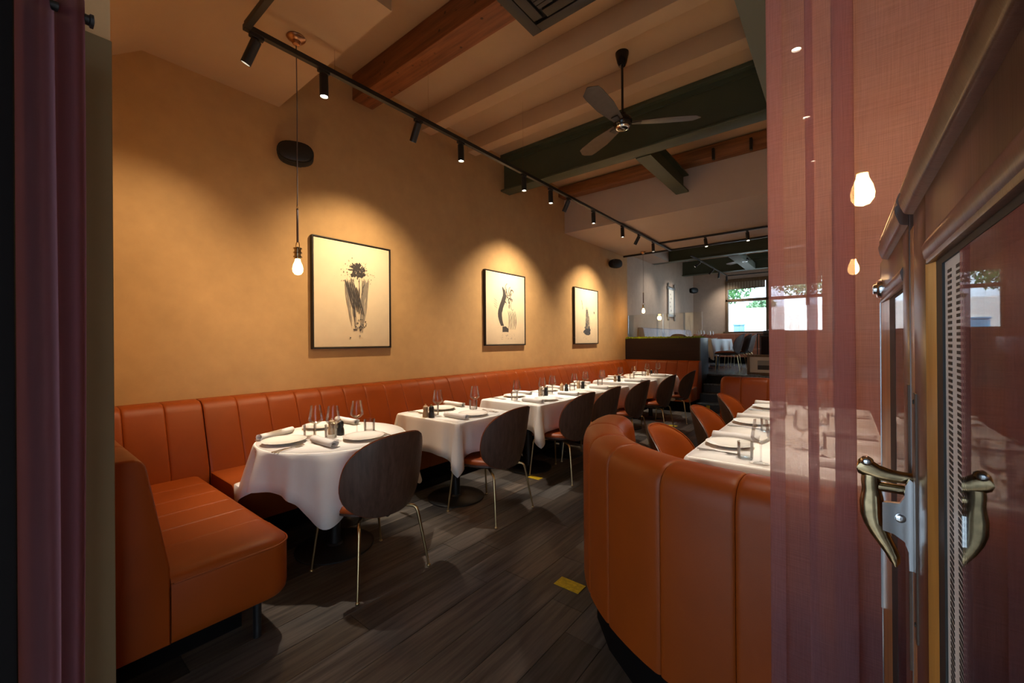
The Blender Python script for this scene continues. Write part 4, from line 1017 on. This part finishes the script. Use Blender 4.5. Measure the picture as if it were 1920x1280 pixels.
# bar running out to the knob, body block and curved tail of the lever
def oval(path, n=12):
    rings = []
    for x_, y_, z_, rx_, ry_, rz_ in path:
        rings.append([(x_ + rx_ * math.cos(q), y_ + ry_ * math.cos(q) * .2 + (ry_ * math.sin(q) if rz_ == 0 else 0), z_ + (rz_ * math.sin(q) if rz_ else 0)) for q in np.linspace(0, 2 * PI, n + 1)[:-1]])
    return MB().loft(rings)
bar = MB().loft([[(x_, .708 + .007 * math.cos(q), z_ + r_ * math.sin(q)) for q in np.linspace(0, 2 * PI, 13)[:-1]] for x_, z_, r_ in ((DX - .001, 1.206, .007), (DX - .012, 1.206, .0075), (DX - .022, 1.206, .0085), (DX - .032, 1.208, .010), (DX - .041, 1.212, .0125), (DX - .048, 1.214, .0125), (DX - .0525, 1.213, .009), (DX - .054, 1.212, .003))])
obj('lever_bar', bar, 'oldbrass', d1, 60)
obj('lever_tip', MB().lathe([(.001, .006), (.005, .0045), (.0072, 0), (.005, -.004), (.001, -.005)], (DX - .044, .704, 1.222), 14, (-.2, -.6, .75)), 'chrome', d1, 60)
body = MB().loft([[(DX + c + w_ * math.cos(q), .710 + .0085 * math.sin(q), z) for q in np.linspace(0, 2 * PI, 15)[:-1]] for z, c, w_ in ((1.204, -.040, .009), (1.196, -.040, .010), (1.186, -.0395, .0095), (1.178, -.039, .011), (1.168, -.039, .0125), (1.152, -.0385, .0125), (1.140, -.036, .0115), (1.128, -.031, .0105), (1.116, -.0245, .009), (1.106, -.0195, .0075), (1.098, -.0175, .0055), (1.094, -.017, .002))])
obj('lever', body, 'oldbrass', d1, 60)
obj('latch_spindle', MB().tube([(DX, .71, 1.19), (DX - .035, .71, 1.19)], .006, 10), 'oldbrass', d1)
obj('lock_rosette', MB().lathe([(.020, 0), (.020, .004), (.017, .008), (.011, .009), (.010, .014), (.002, .015)], (DX, 1.165, 1.485), 24, (-1, 0, 0)), 'chrome', d2)
obj('bolt_clip', MB().box(DX - .004, DX, 1.19, 1.196, .80, 1.0).box(DX - .004, DX, 1.19, 1.196, 1.02, 1.10), 'chrome', d2)
# sheer curtain on the right (folded sheet hanging from a rod)
def sheet(name, plan, z0, z1, mat, label, sway=.006, seed=1, nz=14, rnd=2):
    p = chaikin([Vector(q) for q in plan], rnd); rg = random.Random(seed); a1, a2 = rg.uniform(0, 6), rg.uniform(0, 6)
    rings = []
    for k in range(nz + 1):
        t = k / nz; z = z1 + (z0 - z1) * t
        rings.append([(q.x + sway * t * math.sin(3 * t + a1 + i * .05) - .012 * t * 0, q.y + sway * t * math.sin(2.3 * t + a2 + i * .11), z) for i, q in enumerate(p)])
    return tag(obj(name, MB().loft(rings, caps=False, closed=False), mat, None, 80), label, 'curtain')
CY = 1.315
planR = [(.78, CY), (.70, CY + .015), (.62, CY - .015), (.54, CY + .015), (.46, CY - .012), (.38, CY + .012), (.30, CY - .012), (.235, CY + .010), (.18, CY - .006), (.10, CY + .004), (.03, CY + .002), (-.004, CY - .004), (-.012, CY - .012), (-.002, CY - .018), (.028, CY - .020), (.032, CY - .026), (.01, CY - .032),
         (-.03, CY - .030), (-.062, CY - .026), (-.068, CY - .020), (-.060, CY - .014), (-.047, CY - .012), (-.044, CY - .006), (-.055, CY - .002), (-.10, CY), (-.145, CY - .002), (-.155, CY - .008), (-.145, CY - .016), (-.116, CY - .018)]
sheet('sheer_curtain', planR, .03, 2.60, 'curtain', 'sheer mauve linen curtain hanging in folds beside the open door', .004, 4)
rod = thing('curtain_rod', 'black curtain rod above the sheer curtain on the right', 'curtain rod', (.3, CY, 2.62))
obj('rod', MB().tube([(-.2, CY, 2.615), (RX, CY, 2.615)], .012, 10), 'blackmetal', rod)
obj('drop_rod', MB().tube([(-.19, CY, 2.615), (-.19, CY, CZ)], .008, 8), 'blackmetal', rod)
# gathered curtain on the left
LX = -1.45
planL = [(LX - .02, -.24), (LX + .05, -.20), (LX - .05, -.16), (LX + .05, -.12), (LX - .05, -.075), (LX + .05, -.035), (LX - .05, .0), (LX + .02, .03), (LX + .075, .045), (LX + .080, .066), (LX + .01, .078), (LX - .02, .088), (LX + .035, .098), (LX + .060, .112), (LX + .045, .128), (LX - .02, .142), (LX - .05, .12)]
sheet('gathered_curtain', planL, .03, 2.225, 'curtain_dark', 'dark plum curtain gathered at the left doorway edge', .012, 9)
rl = thing('curtain_rod', 'black curtain rod end with finial at the upper left', 'curtain rod', (LX, 0, 2.17))
obj('rod', MB().tube([(LX, -.3, 2.185), (LX, .125, 2.185)], .011, 12), 'blackmetal', rl)
obj('finial', MB().lathe([(.011, 0), (.015, .002), (.015, .012), (.012, .014), (.012, .024), (.016, .026), (.016, .032), (.005, .034)], (LX, .120, 2.185), 16, (0, 1, 0)), 'blackmetal', rl)
obj('bracket', box(-1.76, LX, -.06, -.045, 2.178, 2.192), 'blackmetal', rl)

# ================================================================== OUTSIDE THE FAR WINDOW
struct('garden_wall', box(-9, 6, 18.2, 18.4, -.3, 2.62), 'whitewall', 'white rendered wall outside the far window')
bn = thing('wheelie_bin', 'blue bin standing outside the far window', 'bin', (-3.05, 17.4, .6))
obj('plinth', box(-3.6, -2.5, 17.1, 17.8, -.3, 1.3), 'whitewall', bn); obj('body', rbox(-3.12, -2.78, 17.2, 17.5, 1.3, 1.92, r=.03), 'binblue', bn); obj('lid', rbox(-3.14, -2.76, 17.18, 17.52, 1.92, 1.98, r=.02), 'binblue', bn)
def foliage(name, c, rad, n, mat, label, seed):
    rg = random.Random(seed); mb = MB()
    for _ in range(n):
        d = Vector((rg.gauss(0, 1), rg.gauss(0, 1), rg.gauss(0, 1))).normalized(); r = rg.uniform(.55, 1)
        p = Vector((c[0] + d.x * rad[0] * r, c[1] + d.y * rad[1] * r, c[2] + d.z * rad[2] * r))
        u = Vector((rg.gauss(0, 1), rg.gauss(0, 1), rg.gauss(0, 1))).normalized(); v = u.orthogonal().normalized(); s_ = rg.uniform(.05, .12)
        mb.add([p - u * s_, p + v * s_ * .5, p + u * s_, p - v * s_ * .5], [(0, 1, 2, 3)])
    t = thing(name, label, 'tree' if 'tree' in name else 'bush', (c[0], c[1], -.3))
    f = obj('foliage', mb, mat, t, 0); f['kind'] = 'stuff'
    obj('trunk', MB().tube([(c[0], c[1], -.3), (c[0] + .05, c[1], c[2] * .5), (c[0], c[1], c[2])], [.12, .09, .05], 8), 'windowwood', t)
foliage('garden_bush', (-2.4, 18.85, 2.62), (.55, .4, .40), 900, 'leaf2', 'rounded bush showing above the white garden wall', 3)
foliage('garden_tree', (-4.3, 21, 4.2), (1.5, 1.0, 1.25), 2600, 'leaf', 'left leafy tree beyond the garden wall', 4)
foliage('garden_tree', (-1.1, 21.6, 4.4), (1.5, 1.0, 1.2), 2600, 'leaf2', 'middle leafy tree beyond the garden wall', 5)
foliage('garden_tree', (2.1, 21.2, 4.2), (1.5, 1.0, 1.3), 2200, 'leaf', 'right leafy tree beyond the garden wall', 6)
